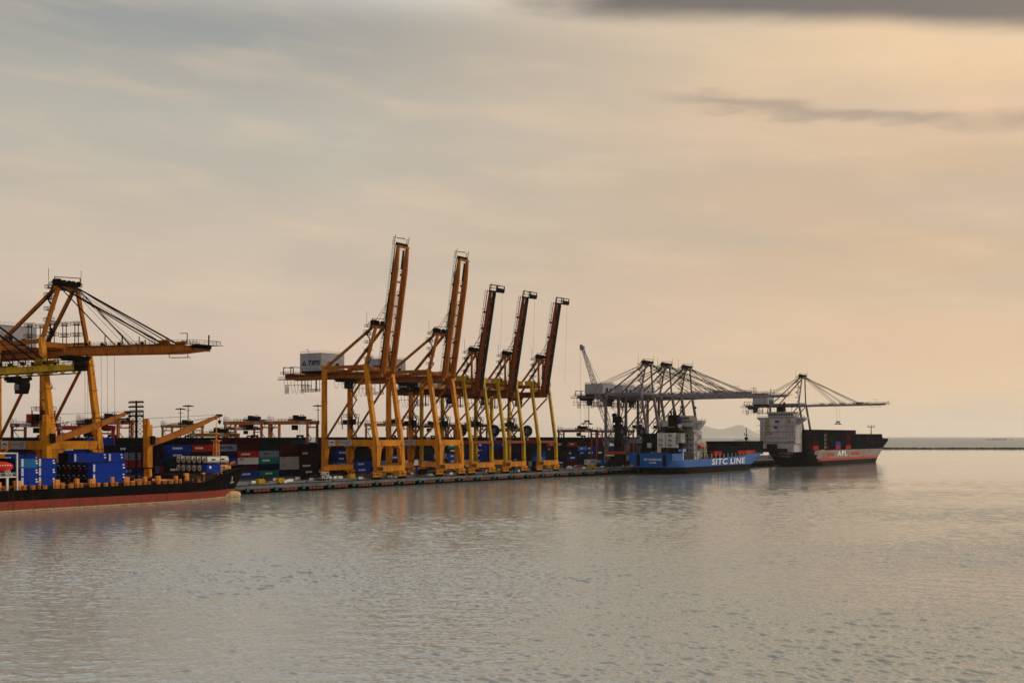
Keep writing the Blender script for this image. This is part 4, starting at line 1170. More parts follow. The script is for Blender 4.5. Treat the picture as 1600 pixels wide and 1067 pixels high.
for z in (12.3, 15.3, 18.3, 21.3):
    for k in range(4): mb.box(11, 11.04, y0 + 1.5 + k * 2.3, y0 + 2.3 + k * 2.3, z, z + .9)
mb.build('window', M_glass, su)
mb = MB(); mb.box(-4.5, 3.5, y0 - 7, y0 - .2, 7, 26.5); mb.box(-3.0, 2.2, y0 - 6, y0 - 1.2, 26.5, 33.8)
fu = mb.build('funnel', M_blk, su)
mb = MB()
for x in (-1.8, -.4, 1.0): mb.tube((x, y0 - 4, 33.8), (x, y0 - 4.6, 36.2), .45, 8)
mb.bar((-2.6, y0 - 3, 33.8), (-3.4, y0 - 3.4, 36.5), .4); mb.build('exhaust_pipe', M_stl, fu)
mb = MB(); mb.box(-3.0, 1.6, y0 - 6.06, y0 - 6.0, 25.5, 26.9); mb.build('funnel_band', M_yel2, fu)
mb = MB(); mb.tube((3.6, y0 - 4, 24), (3.6, y0 - 4, 28.3), 1.5, 12, 1.3); mb.k = 1; mb.tube((3.6, y0 - 4, 28.3), (3.6, y0 - 4, 31.6), .9, 10, .7)
mb.build('ventilator', [M_wht, cmat('blue')], su)
mb = MB(); mb.poly([(-12.5, 20.5), (-7.5, 24.2), (5.5, 24.2), (10.5, 20.5), (10.5, 21.3), (5.5, 25.3), (-7.5, 25.3), (-12.5, 21.3)], y0 - 8.4, 'y', y0 - 7.2); mb.box(-12, 10, y0 - 8, y0 - .2, 26.0, 26.3)
mb.build('stern_gallery', M_stl, su)
mb = MB(); ya = y0 + 6
mb.lattice((0, ya, 33.4), (0, ya, 39.5), 1.6, .8, 5, .2, .12); mb.bar((-2.6, ya, 37), (2.6, ya, 37), .2); mb.bar((-1.6, ya, 39), (1.6, ya, 39), .2); mb.tube((9, ya, 30.6), (9, ya, 37.5), .12, 6); mb.tube((9, ya, 37.6), (9, ya, 38.8), .7, 8)
mb.build('radar_mast', M_stl, su)
mb = MB(); mb.rail((-13.9, y0 + 4, 30.6), (13.9, y0 + 4, 30.6), 1.1, 2, .1); mb.rail((13.9, y0 + 4, 30.6), (13.9, y1 - .4, 30.6), 1.1, 2, .1)
for z in (11.15, 14.15, 17.15, 20.15): mb.rail((-11, y0 - 1.5, z), (11, y0 - 1.5, z), 1.1, 2.2, .1)
for k in range(5): mb.bar((11.6, y0 + (1 if k % 2 else 9), 8 + k * 3.2), (11.6, y0 + (9 if k % 2 else 1), 11.2 + k * 3.2), .6, .15)
mb.build('railing', M_hse, su)
mb = MB(); mb.tube((12.2, y0 + 4.5, 15), (12.2, y0 + 9.5, 15), 1.0, 10); mb.build('lifeboat', MATS['lifeboat_red'], su)
mb = MB()                                             # pale lattice tower beside the house
yt = S(1088, 27) - SS0 + 6
mb.lattice((11, yt + 4, 7.6), (11, yt + 4, 17.5), 2.6, 2.4, 4, .35, .2); mb.box(8.8, 13.2, yt + 3.6, yt + 4.4, 12, 12.5)
mb.build('gangway_tower', paint('cream_paint', (.55, .48, .33), wear=.4), blue)
# cargo of the blue ship
GSB = 'containers on the deck of the blue ship'
def cg(x, t, k, c, label, txt=None, L=6.06, H=2.75, z=11.6, tc=None):
    s = S(x, t + 1.22)
    o = container(c, t, s, z + k * (H + .03), label, GSB, L, H)
    if txt: lettering(txt, 1.25, tc or MATS['navy_lettering'], o, (0, -.04, H * .55), '-s', width=1.9, bold=.03)
    return o
BLUEINK = paint('blue_lettering', (.01, .06, .42), wear=.05)
sW = S(1038, 20.7) 
for k in range(3):
    for c2_, (tA, tx2) in enumerate(((13.2, 'SITC'), (15.9, None), (18.8, 'Triton'), (21.5, None))):
        s = 216 + 17.0
        lab = '%s white box, %s column of the white stacks behind the blue stern' % (['lowest', 'middle', 'topmost'][k], WORD[c2_])
        o = container('white', tA, s, 11.8 + (k + 1) * 2.82, lab, GSB, 6.06, 2.79)
        if tx2 and not (tx2 == 'SITC' and k == 2): lettering(tx2, 1.5, BLUEINK if tx2 == 'SITC' else M_navy, o, (1.22, -.05, 1.4), '-s', width=3.0, bold=.05)
for k, c in enumerate(('cream', 'navy', 'maroon', 'charcoal')):
    container(c, 13.2 + 2.75 * k, 233, 11.75, '%s box at deck level under the white stacks on the blue ship' % c, GSB, 6.06, 2.79)
container('light grey', 24.4, 236, 17.4, 'tall pale grey box standing right of the white container stacks', GSB, 6.06, 5.6)
for c, t in enumerate((2.8, 5.5, 8.2)):
    for k in range(4):
        container(rng.choice(['navy', 'charcoal', 'dark green']) if k > 1 else rng.choice(['cream', 'charcoal', 'navy']), t + .6, 233 + c, 11.7 + k * 2.8 if k < 3 else 11.7 + k * 2.8, '%s, %s dark column by the blue stern' % (TIER[k], WORD[c]), GSB, 6.06, 2.79)
o = container('blue', 27.3, S(1066, 28.6), 11.5, 'bright blue box with SITC lettering above the red one, beside the ship house', GSB, 6.06, 2.9); lettering('SITC', 1.5, M_letw, o, (0, -.05, 1.5), '-s', width=2.0, bold=.04)
lettering('SITC', 1.7, M_letw, o, (1.26, 3.0, 1.5), '+t', width=4.0, bold=.05)
container('red', 27.3, S(1066, 28.6), 8.4, 'rust red box at deck level beneath the bright blue one', GSB, 6.06, 2.9)
sF = S(1116, 28.6); k = 0
while True:
    s = sF + k * 12.7
    if s > SS0 + 138: break
    nt3 = 3 if k < 3 else 4
    inset = 0 if s < SS0 + 118 else 3.0
    for q in range(nt3 - 1):
        c = rng.choice(['charcoal', 'charcoal', 'dark green', 'brown', 'navy', 'maroon', 'charcoal'])
        if q == 0 and k in (0, 3, 5): c = 'red'
        if q == 0 and k == 4: c = 'orange'
        container(c, 27.2 - inset, s, 9.3 + q * 2.92, '%s, %s bay forward on the blue ship' % (TIER[q].replace('box', c + ' box'), WORD[k]), GSB)
        for cc in range(8 if inset == 0 else 6): stuffbox(24.7 - inset - cc * 2.5, s, 9.3 + q * 2.92, c='charcoal' if cc < 7 else None)
    k += 1
# foremast of the blue ship
mb = MB(); yf = 143; mb.tube((0, yf, 9), (0, yf, 27), .5, 8, .25); mb.box(-1.6, 1.6, yf - .3, yf + .3, 22, 22.4); mb.box(-1.0, 1.0, yf - .6, yf + .6, 19, 20.6); mb.bar((-1.3, yf, 22.4), (-1.3, yf, 23.6), .3)
mb.rail((-5, yf - 6, 16.5), (4, yf - 6, 16.5), 2.4, 2.0, .2)
mb.build('foremast', M_stl, blue)

# ---------------- farthest ship
AX0, AS0 = 20.0, 428.0; AB = 32.0
M_hgrey = paint('hull_worn_grey', (.24, .21, .20), rust=.6, rough=.6, wear=.85, wc=(.20, .03, .02), scale=.10)
M_hred2 = paint('hull_red', (.40, .03, .02), rough=.6, wear=.5, wc=(.16, .02, .015), scale=.2)
M_tan = paint('tan_primer', (.30, .22, .10), wear=.5, wc=(.16, .10, .05), scale=.3)
def sa(y): return 11.2 if y < 184 else 11.2 + 8.3 * min(1, (y - 184) / 22)
far = empty('container_ship', W(AX0, AS0, 0)); tag(far, 'farthest container ship, stern darkened for shade, worn grey and red side marked APL', 'ship')
mb, g = hull(224, AB, [-1.5, 3.2, 5.0, 8.0, 11.0], 4, sa, lambda j, v: (0 if (j == 0 or v < .10 - j * .016 or j > 3) else (2 if j == 1 else 1)), lambda z: max(0, 4 - z) * 2.2, lambda z: 15 * max(0, 1 - max(z, 0) / 19), n=90, p1=2.6, sternw=.5)  # aft end coloured black for the shadow under the stern overhang
mb.build('hull', [M_hblk, M_hgrey, M_hred2], far)
sA, sB = S(1309, 36.2), S(1324, 36.2)
lettering('APL', 5.2, M_letw, far, (AB / 2 + .06, (sA + sB) / 2 - AS0, 8.1), '+t', width=(sB - sA), bold=.16, spacing=1.25)
for xa, xb in ((1293, 1304), (1330, 1343)):
    a_, b_ = S(xa, 36.2) - AS0, S(xb, 36.2) - AS0
    mb = MB(); mb.box(AB / 2 - .1, AB / 2 + .03, a_, b_, 6.6, 9.0); mb.build('hull_patch', M_hred2, far)
lettering('APL PUSAN', 1.8, M_letw, far, (-2, -.05, 8.8), '-s', width=11, bold=.05)
lettering('SINGAPORE', 1.3, M_letw, far, (-2, -.05, 6.7), '-s', width=7, bold=.04)
mb = MB()
for (y0_, r0), (y1_, r1) in zip([(-8, 2.0), (-3, 2.2), (1, 1.9), (3.4, 1.1), (4.2, .2)], [(-3, 2.2), (1, 1.9), (3.4, 1.1), (4.2, .2), (4.3, .05)]): mb.tube((0, 211 + y0_, .4), (0, 211 + y1_, .4), r0, 12, r1, cap=False)
mb.build('bulbous_bow', M_hblk, far, smooth=True)
yq = S(1243, 34) - AS0
mb = MB(); x0, x1 = -12.0, 14.0; yd = yq + 14
mb.box(x0 + .6, x1 - .4, yq - 2.0, yd, 10.2, 16.0)
mb.box(x0, x1, yq, yd - 1, 16.0, 34.0)
for z in (16.0, 20.2, 24.4, 28.6): mb.box(x0 - .2, x1 + .2, yq - .5, yd - .8, z, z + .14)
for z in (24.6, 28.8): mb.box(x0 - 3.5, x0, yq + 1, yq + 3, z, z + .25)
mb.box(x0 - 3.6, x1 + 5.2, yq + 3.5, yd - 2, 33.2, 34.7); mb.poly([(x1, 29.5), (x1 + 5, 33.2), (x1, 33.2)], yq + 5, 'y', yd - 4); mb.poly([(x0, 30.5), (x0, 33.2), (x0 - 3.4, 33.2)], yq + 5, 'y', yd - 4)
mb.box(x0 + 5, x1 - 2, yq + 2, yd - 3, 34.7, 38.0); mb.box(x0 + 4, x1 - 1, yq + 1.6, yd - 2.6, 38.0, 38.4)
su2 = mb.build('superstructure', paint('old_white_paint', rust=.5, c=(.40, .37, .40), wear=.5, wc=(.20, .17, .17), scale=.2), far)
mb = MB()
for x, z0_, z1_ in ((-6.2, 22, 33), (9.2, 30, 33.2), (-3.8, 22, 24)): mb.box(x - 1.6, x + 1.4, yq - .04, yq - .005, z0_, z1_)
mb.build('primer_patch', M_tan, su2)
mb = MB(); 
for x in (x0 + 1.6, x0 + 4.2, x1 - 2.2, x1 - 4.0):
    for z in (17.6, 21.8, 26.2, 30.4): mb.box(x - .35, x + .35, yq - .05, yq - .004, z, z + .8)
mb.box(-.8, 2.2, yq - .06, yq - .004, 30.6, 32.4); mb.box(-1.8, .8, yq - .06, yq - .004, 26.6, 28.2)
window_row(mb, x0 + 5.6, x1 - 2.6, yq + 1.99, 35.6, 37.2, 10, .2)
for z in (21.8, 26.2, 30.4):
    for k in range(4): mb.box(x1, x1 + .05, yq + 1.5 + k * 2.8, yq + 2.4 + k * 2.8, z, z + .9)
mb.build('window', M_glass, su2)
mb = MB(); mb.box(-5, 1.5, yq - 5.5, yq - 2.05, 12.6, 15.8); mb.build('deck_house', M_blk, far); mb = MB(); mb.box(-3.4, 1.4, yd - 3.4, yd - .6, 38.4, 42.0)
for x in (-2.2, -.6, .8): mb.tube((x, yd - 2, 42), (x, yd - 2.6, 43.6), .5, 8)
mb.build('funnel', M_blk, su2)
mb = MB(); ym2 = yq + 5
mb.lattice((4, ym2, 38.4), (4, ym2, 45.5), 1.8, .8, 5, .25, .14); mb.bar((1, ym2, 42.5), (7, ym2, 42.5), .25); mb.tube((9.5, ym2, 38.4), (9.5, ym2, 42), .15, 6); mb.box(9, 10.4, ym2, ym2 + .2, 41.4, 42.6)
mb.bar((-9, ym2, 38), (-7, ym2, 43), .2); mb.build('radar_mast', M_stl, su2)
mb = MB()
mb.rail((x0 - 3.6, yq + 3.5, 34.7), (x1 + 5.2, yq + 3.5, 34.7), 1.1, 2.2, .12); mb.rail((x0, yq - .4, 16.1), (x1, yq - .4, 16.1), 1.1, 2.0, .12); mb.rail((-AB / 2 + .6, .4, 11.2), (AB / 2 - .6, .4, 11.2), 1.1, 2, .12)
for k in range(6): mb.deck(x1 + .3, x1 + 2.8, yd + 2, yd + 16, 13 + k * 2.3, 1.0, .16)
mb.build('railing', M_stl, su2)
mb = MB(); mb.box(AB / 2 - 2, AB / 2 + .04, 22, 33, 9.5, 14.5); mb.build('deck_house', M_tan, far)
mb = MB(); mb.box(-14, 14, 46, 184, 10, 11.4); mb.box(-13, 9, 2, yq - 2.2, 10, 12.6); mb.build('hatch_coaming', M_deckg, far)
yf = 205; mb = MB(); mb.tube((0, yf, 18), (0, yf, 31), .5, 8, .3); mb.bar((-3, yf, 29.4), (3, yf, 29.4), .5); mb.bar((-3, yf, 29.4), (-2, yf, 31), .4); mb.bar((3, yf, 29.4), (2, yf, 31), .4); mb.rail((-6, 195, 17), (4, 207, 19.6), 1.2, 2, .14)
mb.build('foremast', M_stl, far)
GSA = 'containers on the deck of the farthest ship'
sF = S(1270, 36); k = 0
while True:
    s = sF + k * 12.75
    if s > AS0 + 190: break
    xpix = 1270 + (s - sF) / (S(1340, 36) - sF) * 70
    n_ = 5 if s < S(1337, 36) else (4 if s < AS0 + 182 else 3)
    ins = max(0, (s - AS0 - 168)) * .22
    for q in range(n_):
        c = rng.choice(['charcoal', 'charcoal', 'navy', 'charcoal', 'dark green', 'charcoal', 'maroon'])
        if (k, q) in ((0, 0), (4, 0), (6, 0)): c = 'red'
        if (k, q) == (6, 3): c = 'maroon'
        if (k, q) == (4, 1): c = 'blue'
        o = container(c, 35.0 - ins, s, 11.5 + q * 2.92, '%s, %s bay from the left on the farthest ship' % (TIER[q].replace('box', c + ' box'), WORD[k]), GSA)
        if k == 2 and q < 4: lettering('HANJIN'[:4], 1.3, M_letw, o, (1.26, 3.5, 1.5), '+t', width=4.6, bold=.05) if False else strip(o, 5.0)
        for cc in range(int((35.0 - ins * 2 - 6) / 2.55)): stuffbox(35.0 - ins - 2.55 * (cc + 1), s, 11.5 + q * 2.92, c='charcoal')
    k += 1
mooring('mooring_rope', W(26, AS0 + 1, 9), W(30, SS0 + 150, 9.5), 2, 'pale slack mooring rope between the blue bow and the shade-darkened stern')
mooring('mooring_rope', W(3, SS0, 8), W(-1.3, SS0 - 26, 3.6), 1, 'thin mooring rope from the blue stern down to the quay')
mooring('mooring_rope', W(9.9, BS0 + 119, 10), W(-1.3, -70, 3.6), 1.2, 'thin mooring rope from the black bow down to the quay')

# ================================================================== yard
def light_mast(x, t, ztop, n, label, big=False):
    r = empty('light_mast', W(t, SX(x, t), QZ)); h = ztop - QZ
    mb = MB()
    if big: mb.lattice((0, 0, 0), (0, 0, h - 4), 4.2, 3.6, 14, .28, .14); mb.bar((0, 0, 0), (0, 0, h), .5)
    else: mb.tube((0, 0, 0), (0, 0, h), .38, 8, .16)
    mb.build('mast', M_stl, r)
    mb = MB()
    if big:
        for k in range(4):
            z = h - k * 1.8; mb.bar((-4, 0, z), (4, 0, z), .18)
            for j in range(9): mb.box(-4.2 + j, -3.6 + j, -.5, .1, z - .9, z - .25)
    else:
        mb.tube((0, 0, h - .5), (0, 0, h - .35), 1.5, 10)
        for j in range(8):
            a = j * math.pi / 4; mb.cb((1.8 * math.cos(a), 1.8 * math.sin(a), h - .7), (.8, .8, .45))
        mb.cb((0, 0, h - 2.6), (1.6, 1.6, .2))
    mb.build('floodlight', M_stl, r)
    tag(r, label, 'light mast', 'light masts standing over the container yard')
light_mast(213, -60, 35, 4, 'wide floodlight bank on a lattice tower above the blue containers', True)
light_mast(282, -130, 35, 1, 'shorter of two slim light masts between the ship cranes', False)
light_mast(294, -90, 35.2, 1, 'taller of two slim light masts between the ship cranes', False)
light_mast(497, -60, 36, 1, 'slim light mast just left of the tallest crane landside leg', False)
light_mast(920, -75, 45, 1, 'tall slim light mast left of the grey cranes, rising to the girder', False)

RP = {}
def rtg(colr, h=25.5):
    r = empty('yard_gantry_crane', (0, 0, 0)); sp_, wb = 12.4, 3.3
    m = {'orange': M_rto, 'red': M_red, 'yellow': M_rty, 'maroon': M_rtb}[colr]
    for x in (-sp_, sp_):
        for y in (-wb, wb):
            mb = MB(); mb.bar((x, y, 1.8), (x, y, h - 1.6), 1.05, .8); mb.build('leg', m, r)
        mb = MB(); mb.box(x - .5, x + .5, -wb - 2, wb + 2, 1.3, 2.2); mb.build('sill_beam', m, r); mb = MB(); mb.box(x - .4, x + .4, -wb, wb, h - 3.4, h - 2.8); mb.build('top_beam', m, r)
        mb = MB()
        for y in (-wb - 1.2, -wb + 1, wb - 1, wb + 1.2): mb.tube((x - .35, y, .75), (x + .35, y, .75), .75, 12)
        mb.box(x - .9, x + .9, -1.2, 1.2, 1.0, 3.2); mb.build('wheel_set', M_tyre, r)
        mb = MB(); 
        for k in range(6): mb.bar((x + (.8 if x < 0 else -.8), -wb + .5 + (0 if k % 2 else 3), 2.5 + k * 3.6), (x + (.8 if x < 0 else -.8), -wb + .5 + (3 if k % 2 else 0), 6.1 + k * 3.6), .4, .1)
        mb.build('stairway', M_stl, r)
    for y in (-wb, wb):
        mb = MB(); mb.box(-sp_ - 1.1, sp_ + 1.1, y - .42, y + .42, h - 1.7, h); mb.build('girder', m, r)
        mb = MB(); mb.rail((-sp_, y - .8, h - .1), (sp_, y - .8, h - .1), 1.0, 2.2, .09); mb.build('railing', M_stl, r)
    mb = MB(); tx_ = 4.5
    mb.box(tx_ - 4, tx_ + 4, -wb - .6, wb + .6, h + .1, h + .7); mb.box(tx_ - 2.5, tx_ + 1.0, -2, 2, h + .7, h + 2.2); mb.tube((tx_ + 2, -1.6, h + 1.5), (tx_ + 2, 1.6, h + 1.5), .7, 8); mb.box(tx_ - 3.8, tx_ - 2.9, -1, 2.2, h + .7, h + 2.7)
    mb.rail((tx_ - 4, -wb, h + .7), (tx_ + 4, -wb, h + .7), 1.0, 1.4, .12)
    for q in range(3): mb.bar((tx_ + 3 - q, 0, h + .7), (tx_ + 2.2 - q, 0, h + 3.0), .2)
    t_ = mb.build('trolley', M_stl, r)
    mb = MB(); mb.box(tx_ - 4.5, tx_ - 2.3, -1.1, 1.1, h - 4.4, h - 2.0); mb.build('operator_cab', M_stl, t_)
    spreader(r, tx_, 0, h, 16.5)
    mb = MB(); mb.bar((-sp_ - .4, -wb, h), (-sp_ - .4, -wb, h + 3.2), .12); mb.deck(-sp_ - .5, -sp_ + 1.8, -wb - .8, -wb + .8, h + .4, 1.6, .12); mb.box(sp_ - 4.5, sp_ - 1.5, -wb - .5, -wb - .43, h - 1.3, h - .4); mb.box(-sp_ + .5, -sp_ + 2.8, -wb - .5, -wb - .43, h - 1.3, h - .4)
    mb.build('platform', M_hse, r)
    return r
GR = 'gantry cranes straddling the container yard'
def put_rtg(x, t, colr, h, label, text=None):
    key = (colr, h)
    if key not in RP: RP[key] = r = rtg(colr, h)
    else: r = copy_tree(RP[key])
    r.location = W(t, SX(x, t - 12.4) + 3.3, QZ); r.rotation_euler = (0, 0, -TH)
    tag(r, label, 'gantry crane', GR); return r
put_rtg(352, -104, 'orange', 25.5, 'orange yard gantry just right of the black ship foremast')
put_rtg(421, -78, 'orange', 25.5, 'larger orange yard gantry nearest the left side of the tallest crane')
put_rtg(92, -78, 'red', 22.3, 'bright red yard gantry behind the blue containers on the black ship')
put_rtg(123, -80, 'orange', 24.6, 'brown-orange yard gantry left of the lattice floodlight tower')
e_ = put_rtg(19, -155, 'maroon', 24.0, 'dark red yard gantry with white lettering and a red house on top')
lettering('ESCO', 2.3, M_letw, e_, (-2, -3.75, 23.1), '-s', width=8, bold=.06)
mb = MB(); mb.box(-3, 3.2, -2.5, 2.5, 24.1, 28.2); mb.build('machinery_house', M_red, e_)
put_rtg(254, -190, 'yellow', 24.5, 'small yellow yard gantry behind the second ship crane jib')
put_rtg(299, -112, 'yellow', 19.6, 'low yellow gantry behind the orange foremast')
put_rtg(356, -260, 'maroon', 24.0, 'distant dark gantry seen through the orange one by the foremast')
put_rtg(572, -104, 'orange', 25.5, 'orange yard gantry seen between the legs of the two tallest cranes')
put_rtg(640, -150, 'maroon', 25.5, 'dark gantry seen under the second raised-boom crane')
put_rtg(700, -104, 'maroon', 25.5, 'dark gantry behind the leftmost lower crane legs')
put_rtg(873, -72, 'maroon', 22.6, 'dark red gantry right of the last raised-boom crane')
put_rtg(934, -76, 'maroon', 22.6, 'dark red gantry just left of the grey cranes')
put_rtg(765, -110, 'maroon', 23.0, 'dark gantry behind the middle lower crane')

# special boxes in the front row of the yard: picture column -> (x, tier, colour, length, lettering)
TF = -64.0
SPEC = [(363, 4, 'grey-blue', 12.19, 'INTER'), (391, 4, 'maroon', 12.19, None), (419, 4, 'dark green', 12.19, None), (403, 2, 'white', 12.19, None),
        (274, 4, 'blue', 12.19, None), (304, 4, 'red', 12.19, None), (462, 4, 'maroon', 12.19, None), (462, 3, 'maroon', 12.19, None), (461, 2, 'light grey', 12.19, None), (461, 1, 'light grey', 12.19, None),
        (425, 3, 'grey-blue', 12.19, None), (425, 2, 'teal', 12.19, None), (425, 0, 'teal', 12.19, None),
        (521, 3, 'blue', 12.19, None), (521, 2, 'maroon', 12.19, None), (534, 1, 'sky blue', 12.19, None), (565, 1, 'blue', 12.19, None), (566, 2, 'navy', 12.19, None), (702, 2, 'blue', 12.19, None), (704, 1, 'blue', 12.19, None), (704, 4, 'teal', 12.19, None),
        (741, 1, 'royal blue', 12.19, None), (757, 1, 'royal blue', 12.19, None), (757, 2, 'royal blue', 12.19, None), (757, 3, 'royal blue', 12.19, None), (757, 4, 'royal blue', 12.19, None),
        (780, 0, 'teal', 12.19, None), (795, 0, 'orange', 12.19, None), (808, 0, 'orange', 12.19, None), (832, 2, 'blue', 12.19, None), (853, 1, 'sky blue', 12.19, None), (833, 0, 'blue', 12.19, None), (906, 3, 'sky blue', 12.19, None),
        (899, 4, 'red', 12.19, None), (928, 3, 'royal blue', 12.19, None), (175, 5, 'blue', 12.19, None), (188, 3, 'grey-blue', 12.19, None), (823, 4, 'red', 12.19, None), (850, 4, 'navy', 12.19, None)]
spec = {}
BAY = 12.75
YS0 = S(-10, TF)
def bay_s(i): return YS0 + i * BAY
nb = 0
AISLE = (5, 12, 13, 20, 27, 34)
for x, q, c, L_, tx3 in SPEC:
    i = int((S(x, TF) - YS0) // BAY); spec[(i, q)] = (c, tx3)
limit = 300 - CCOUNT[0]
bays = []
i = 0
while bay_s(i) < 318: bays.append(i); i += 1
heights = {i: rng.choice([5, 5, 6, 5, 6, 4]) for i in bays}
for i in bays:
    if 26 <= i: heights[i] = rng.choice([4, 5, 5])
    if any(k == i and q == 4 for k, q in spec): heights[i] = 5
AREA = [(0, 'behind the black ship'), (9, 'right of the black ship foremast'), (14, 'under the tallest cranes'), (20, 'behind the three lower cranes'), (27, 'right of the last yellow crane'), (34, 'behind the grey cranes')]
cand = []
for i in bays:
    if i in AISLE and (i % 2): continue
    for q in range(heights[i]): cand.append((i, q))
cand.sort(key=lambda c: (c not in spec, c[1] == 0 and c[0] > 30, c[0] > 33, c[0]))
chosen = set(cand[:limit])
order = {}
for (i, q) in sorted(cand):
    if (i, q) in spec: c, tx3 = spec[(i, q)]
    else: c, tx3 = rng.choices(['navy', 'charcoal', 'maroon', 'dark green', 'brown', 'royal blue', 'red', 'grey-blue', 'blue', 'white'], [18, 18, 14, 10, 7, 9, 4.0, 2.5, 7, 2])[0], None
    z = QZ + .03 + q * 2.92
    if (i, q) in chosen:
        a0, an = [a for a in AREA if a[0] <= i][-1]
        o = container(c, TF - 1.22, bay_s(i), z, '%s, %s front-row stack %s' % (TIER[q].replace('box', c + ' box'), WORD[i - a0], an), 'containers in the front row of the yard')
        if tx3: lettering(tx3, 1.7, M_navy, o, (1.26, 6, 1.5), '+t', width=8, bold=.05)
        elif c in ('blue', 'royal blue', 'sky blue', 'teal', 'grey-blue', 'red') or rng.random() < .25:
            mb = MB()
            n_ = rng.randint(3, 6); y_ = rng.uniform(1, 4)
            for w_ in range(n_): mb.box(1.225, 1.25, y_ + w_ * .9, y_ + w_ * .9 + .6, 1.1, 1.9)
            mb.build('lettering', M_letw if c != 'grey-blue' else M_navy, o)
        elif c in ('light grey', 'white'):
            mb = MB(); mb.box(1.225, 1.25, 1.0, 3.0, 2.1, 2.5); mb.build('lettering', M_red, o)
    else: stuffbox(TF - 1.22, bay_s(i), z, c=c if c in STC else None)
# rows behind the front row, then two more blocks
for i in bays:
    if i in AISLE and (i % 2): continue
    for rr in range(1, 6):
        h_ = max(2, heights[i] + rng.choice([-1, 0, 0, 0, 1]) * (1 if heights[i] < 6 else 0) - (1 if heights[i] == 6 and rng.random() < .4 else 0))
        h_ = min(h_, 6)
        for q in range(h_): stuffbox(TF - 1.22 - rr * 2.65, bay_s(i), QZ + .03 + q * 2.92)
for t0 in (-92, -122, -168):
    s = YS0 - 40
    while s < 420:
        n6 = rng.choice([5, 5, 6, 6])
        if rng.random() > .07:
            for rr in range(6):
                for q in range(n6): stuffbox(t0 - rr * 2.65, s, QZ + .03 + q * 2.92)
        s += BAY
so = ST.build('container_stack', [cmat(c) for c in STC]); so.location = (P0[0], P0[1], 0); so.rotation_euler = (0, 0, -TH)
tag(so, 'mass of mostly dark stacked containers filling the yard behind the cranes', 'containers', kind='stuff')

# ------------------------------------------------------------------ vehicles and quay clutter
def truck(x, t, cabm, label, box=None, btxt=None, blabel=None):
    r = empty('yard_truck', W(t, SX(x, t), QZ)); tag(r, label, 'truck', 'trucks driving on the quay')
    mb = MB(); mb.poly([(13.6, .8), (15.9, .8), (15.9, 1.9), (15.6, 3.1), (13.9, 3.1), (13.6, 2.4)], -1.2, 'x', 1.2)
    mb.k = 1; mb.box(-1.0, 1.0, 15.75, 15.92, 1.9, 2.8); mb.box(1.19, 1.22, 14.3, 15.3, 1.9, 2.7)
    mb.build('cab', [cabm, M_glass], r)
    mb = MB(); mb.box(-.5, .5, .3, 15, .85, 1.25)
    for y in (.5, 4, 8, 12): mb.box(-1.2, 1.2, y, y + .3, 1.1, 1.35)
    mb.build('chassis', M_stl, r)
    for y in (1.4, 2.7, 12.6, 15.2):
        mb = MB()
        for sx in (-1, 1): mb.tube((sx * .7, y, .52), (sx * 1.2, y, .52), .52, 12)
        mb.build('wheel', M_tyre, r)
    if box:
        o = container(box, t, SX(x, t) + .4, QZ + 1.37, blabel, 'containers in the front row of the yard')
        if btxt: lettering(btxt, 1.5, BLUEINK if box == 'white' else M_letw, o, (1.26, 6.5, 1.5), '+t', width=5, bold=.06); lettering(btxt, 1.2, BLUEINK if box == 'white' else M_letw, o, (0, -.05, 1.5), '-s', width=1.8, bold=.04)
truck(915, -30, M_wht, 'yard truck carrying a white container right of the yellow cranes', 'white', 'SITC', 'white container with blue lettering on a yard truck')
truck(936, -27, M_wht, 'yard truck carrying a bright blue container near the blue stern', 'sky blue', 'SITC', 'bright blue container on a yard truck near the blue stern')
truck(655, -20, M_stl, 'empty dark yard truck passing under the second tallest crane')
truck(780, -24, M_teal, 'teal yard truck parked between the lower cranes')
truck(470, -24, M_wht, 'pale yard truck left of the tallest crane')
# small pick-ups and stacked hatch covers
def pickup(x, t, m, label):
    r = empty('pickup_truck', W(t, SX(x, t), QZ)); tag(r, label, 'pickup', 'small vehicles parked on the quay')
    mb = MB(); mb.poly([(0, .45), (5.1, .45), (5.1, 1.0), (3.9, 1.15), (3.3, 1.75), (1.9, 1.75), (1.8, 1.05), (0, 1.05)], -.88, 'x', .88); b_ = mb.build('body', m, r)
    mb = MB(); mb.box(.885, .9, 2.1, 3.3, 1.15, 1.6); mb.build('window', M_glass, r)
    for y in (1.0, 4.1):
        mb = MB()
        for sx in (-1, 1): mb.tube((sx * .65, y, .36), (sx * .93, y, .36), .36, 10)
        mb.build('wheel', M_tyre, r)
pickup(886, -15, M_wht, 'white pickup parked on the quay right of the yellow cranes')
pickup(900, -20, M_red, 'red pickup on the quay beside the white container truck')
pickup(500, -18, M_wht, 'white pickup near the tallest crane landside wheels')
# orange spreader rack / red hatch cover by the blue stern
hc = empty('hatch_cover', W(-12, SX(953, -12), QZ)); tag(hc, 'orange red steel cover raised on dark posts beside the blue stern', 'hatch cover')
mb = MB(); mb.box(-3, 3, 0, 14, 7.6, 9.2); mb.build('cover_plate', paint('hatch_orange', (.42, .06, .01), wear=.4), hc)
for x in (-2.6, 2.6):
    for y in (.5, 13.5): mb = MB(); mb.box(x - .2, x + .2, y - .2, y + .2, 0, 7.6); mb.build('post', M_stl, hc)
mb = MB(); mb.box(-2.8, 2.8, -.1, 0, 6.7, 7.4); mb.build('sign_panel', M_wht, hc)

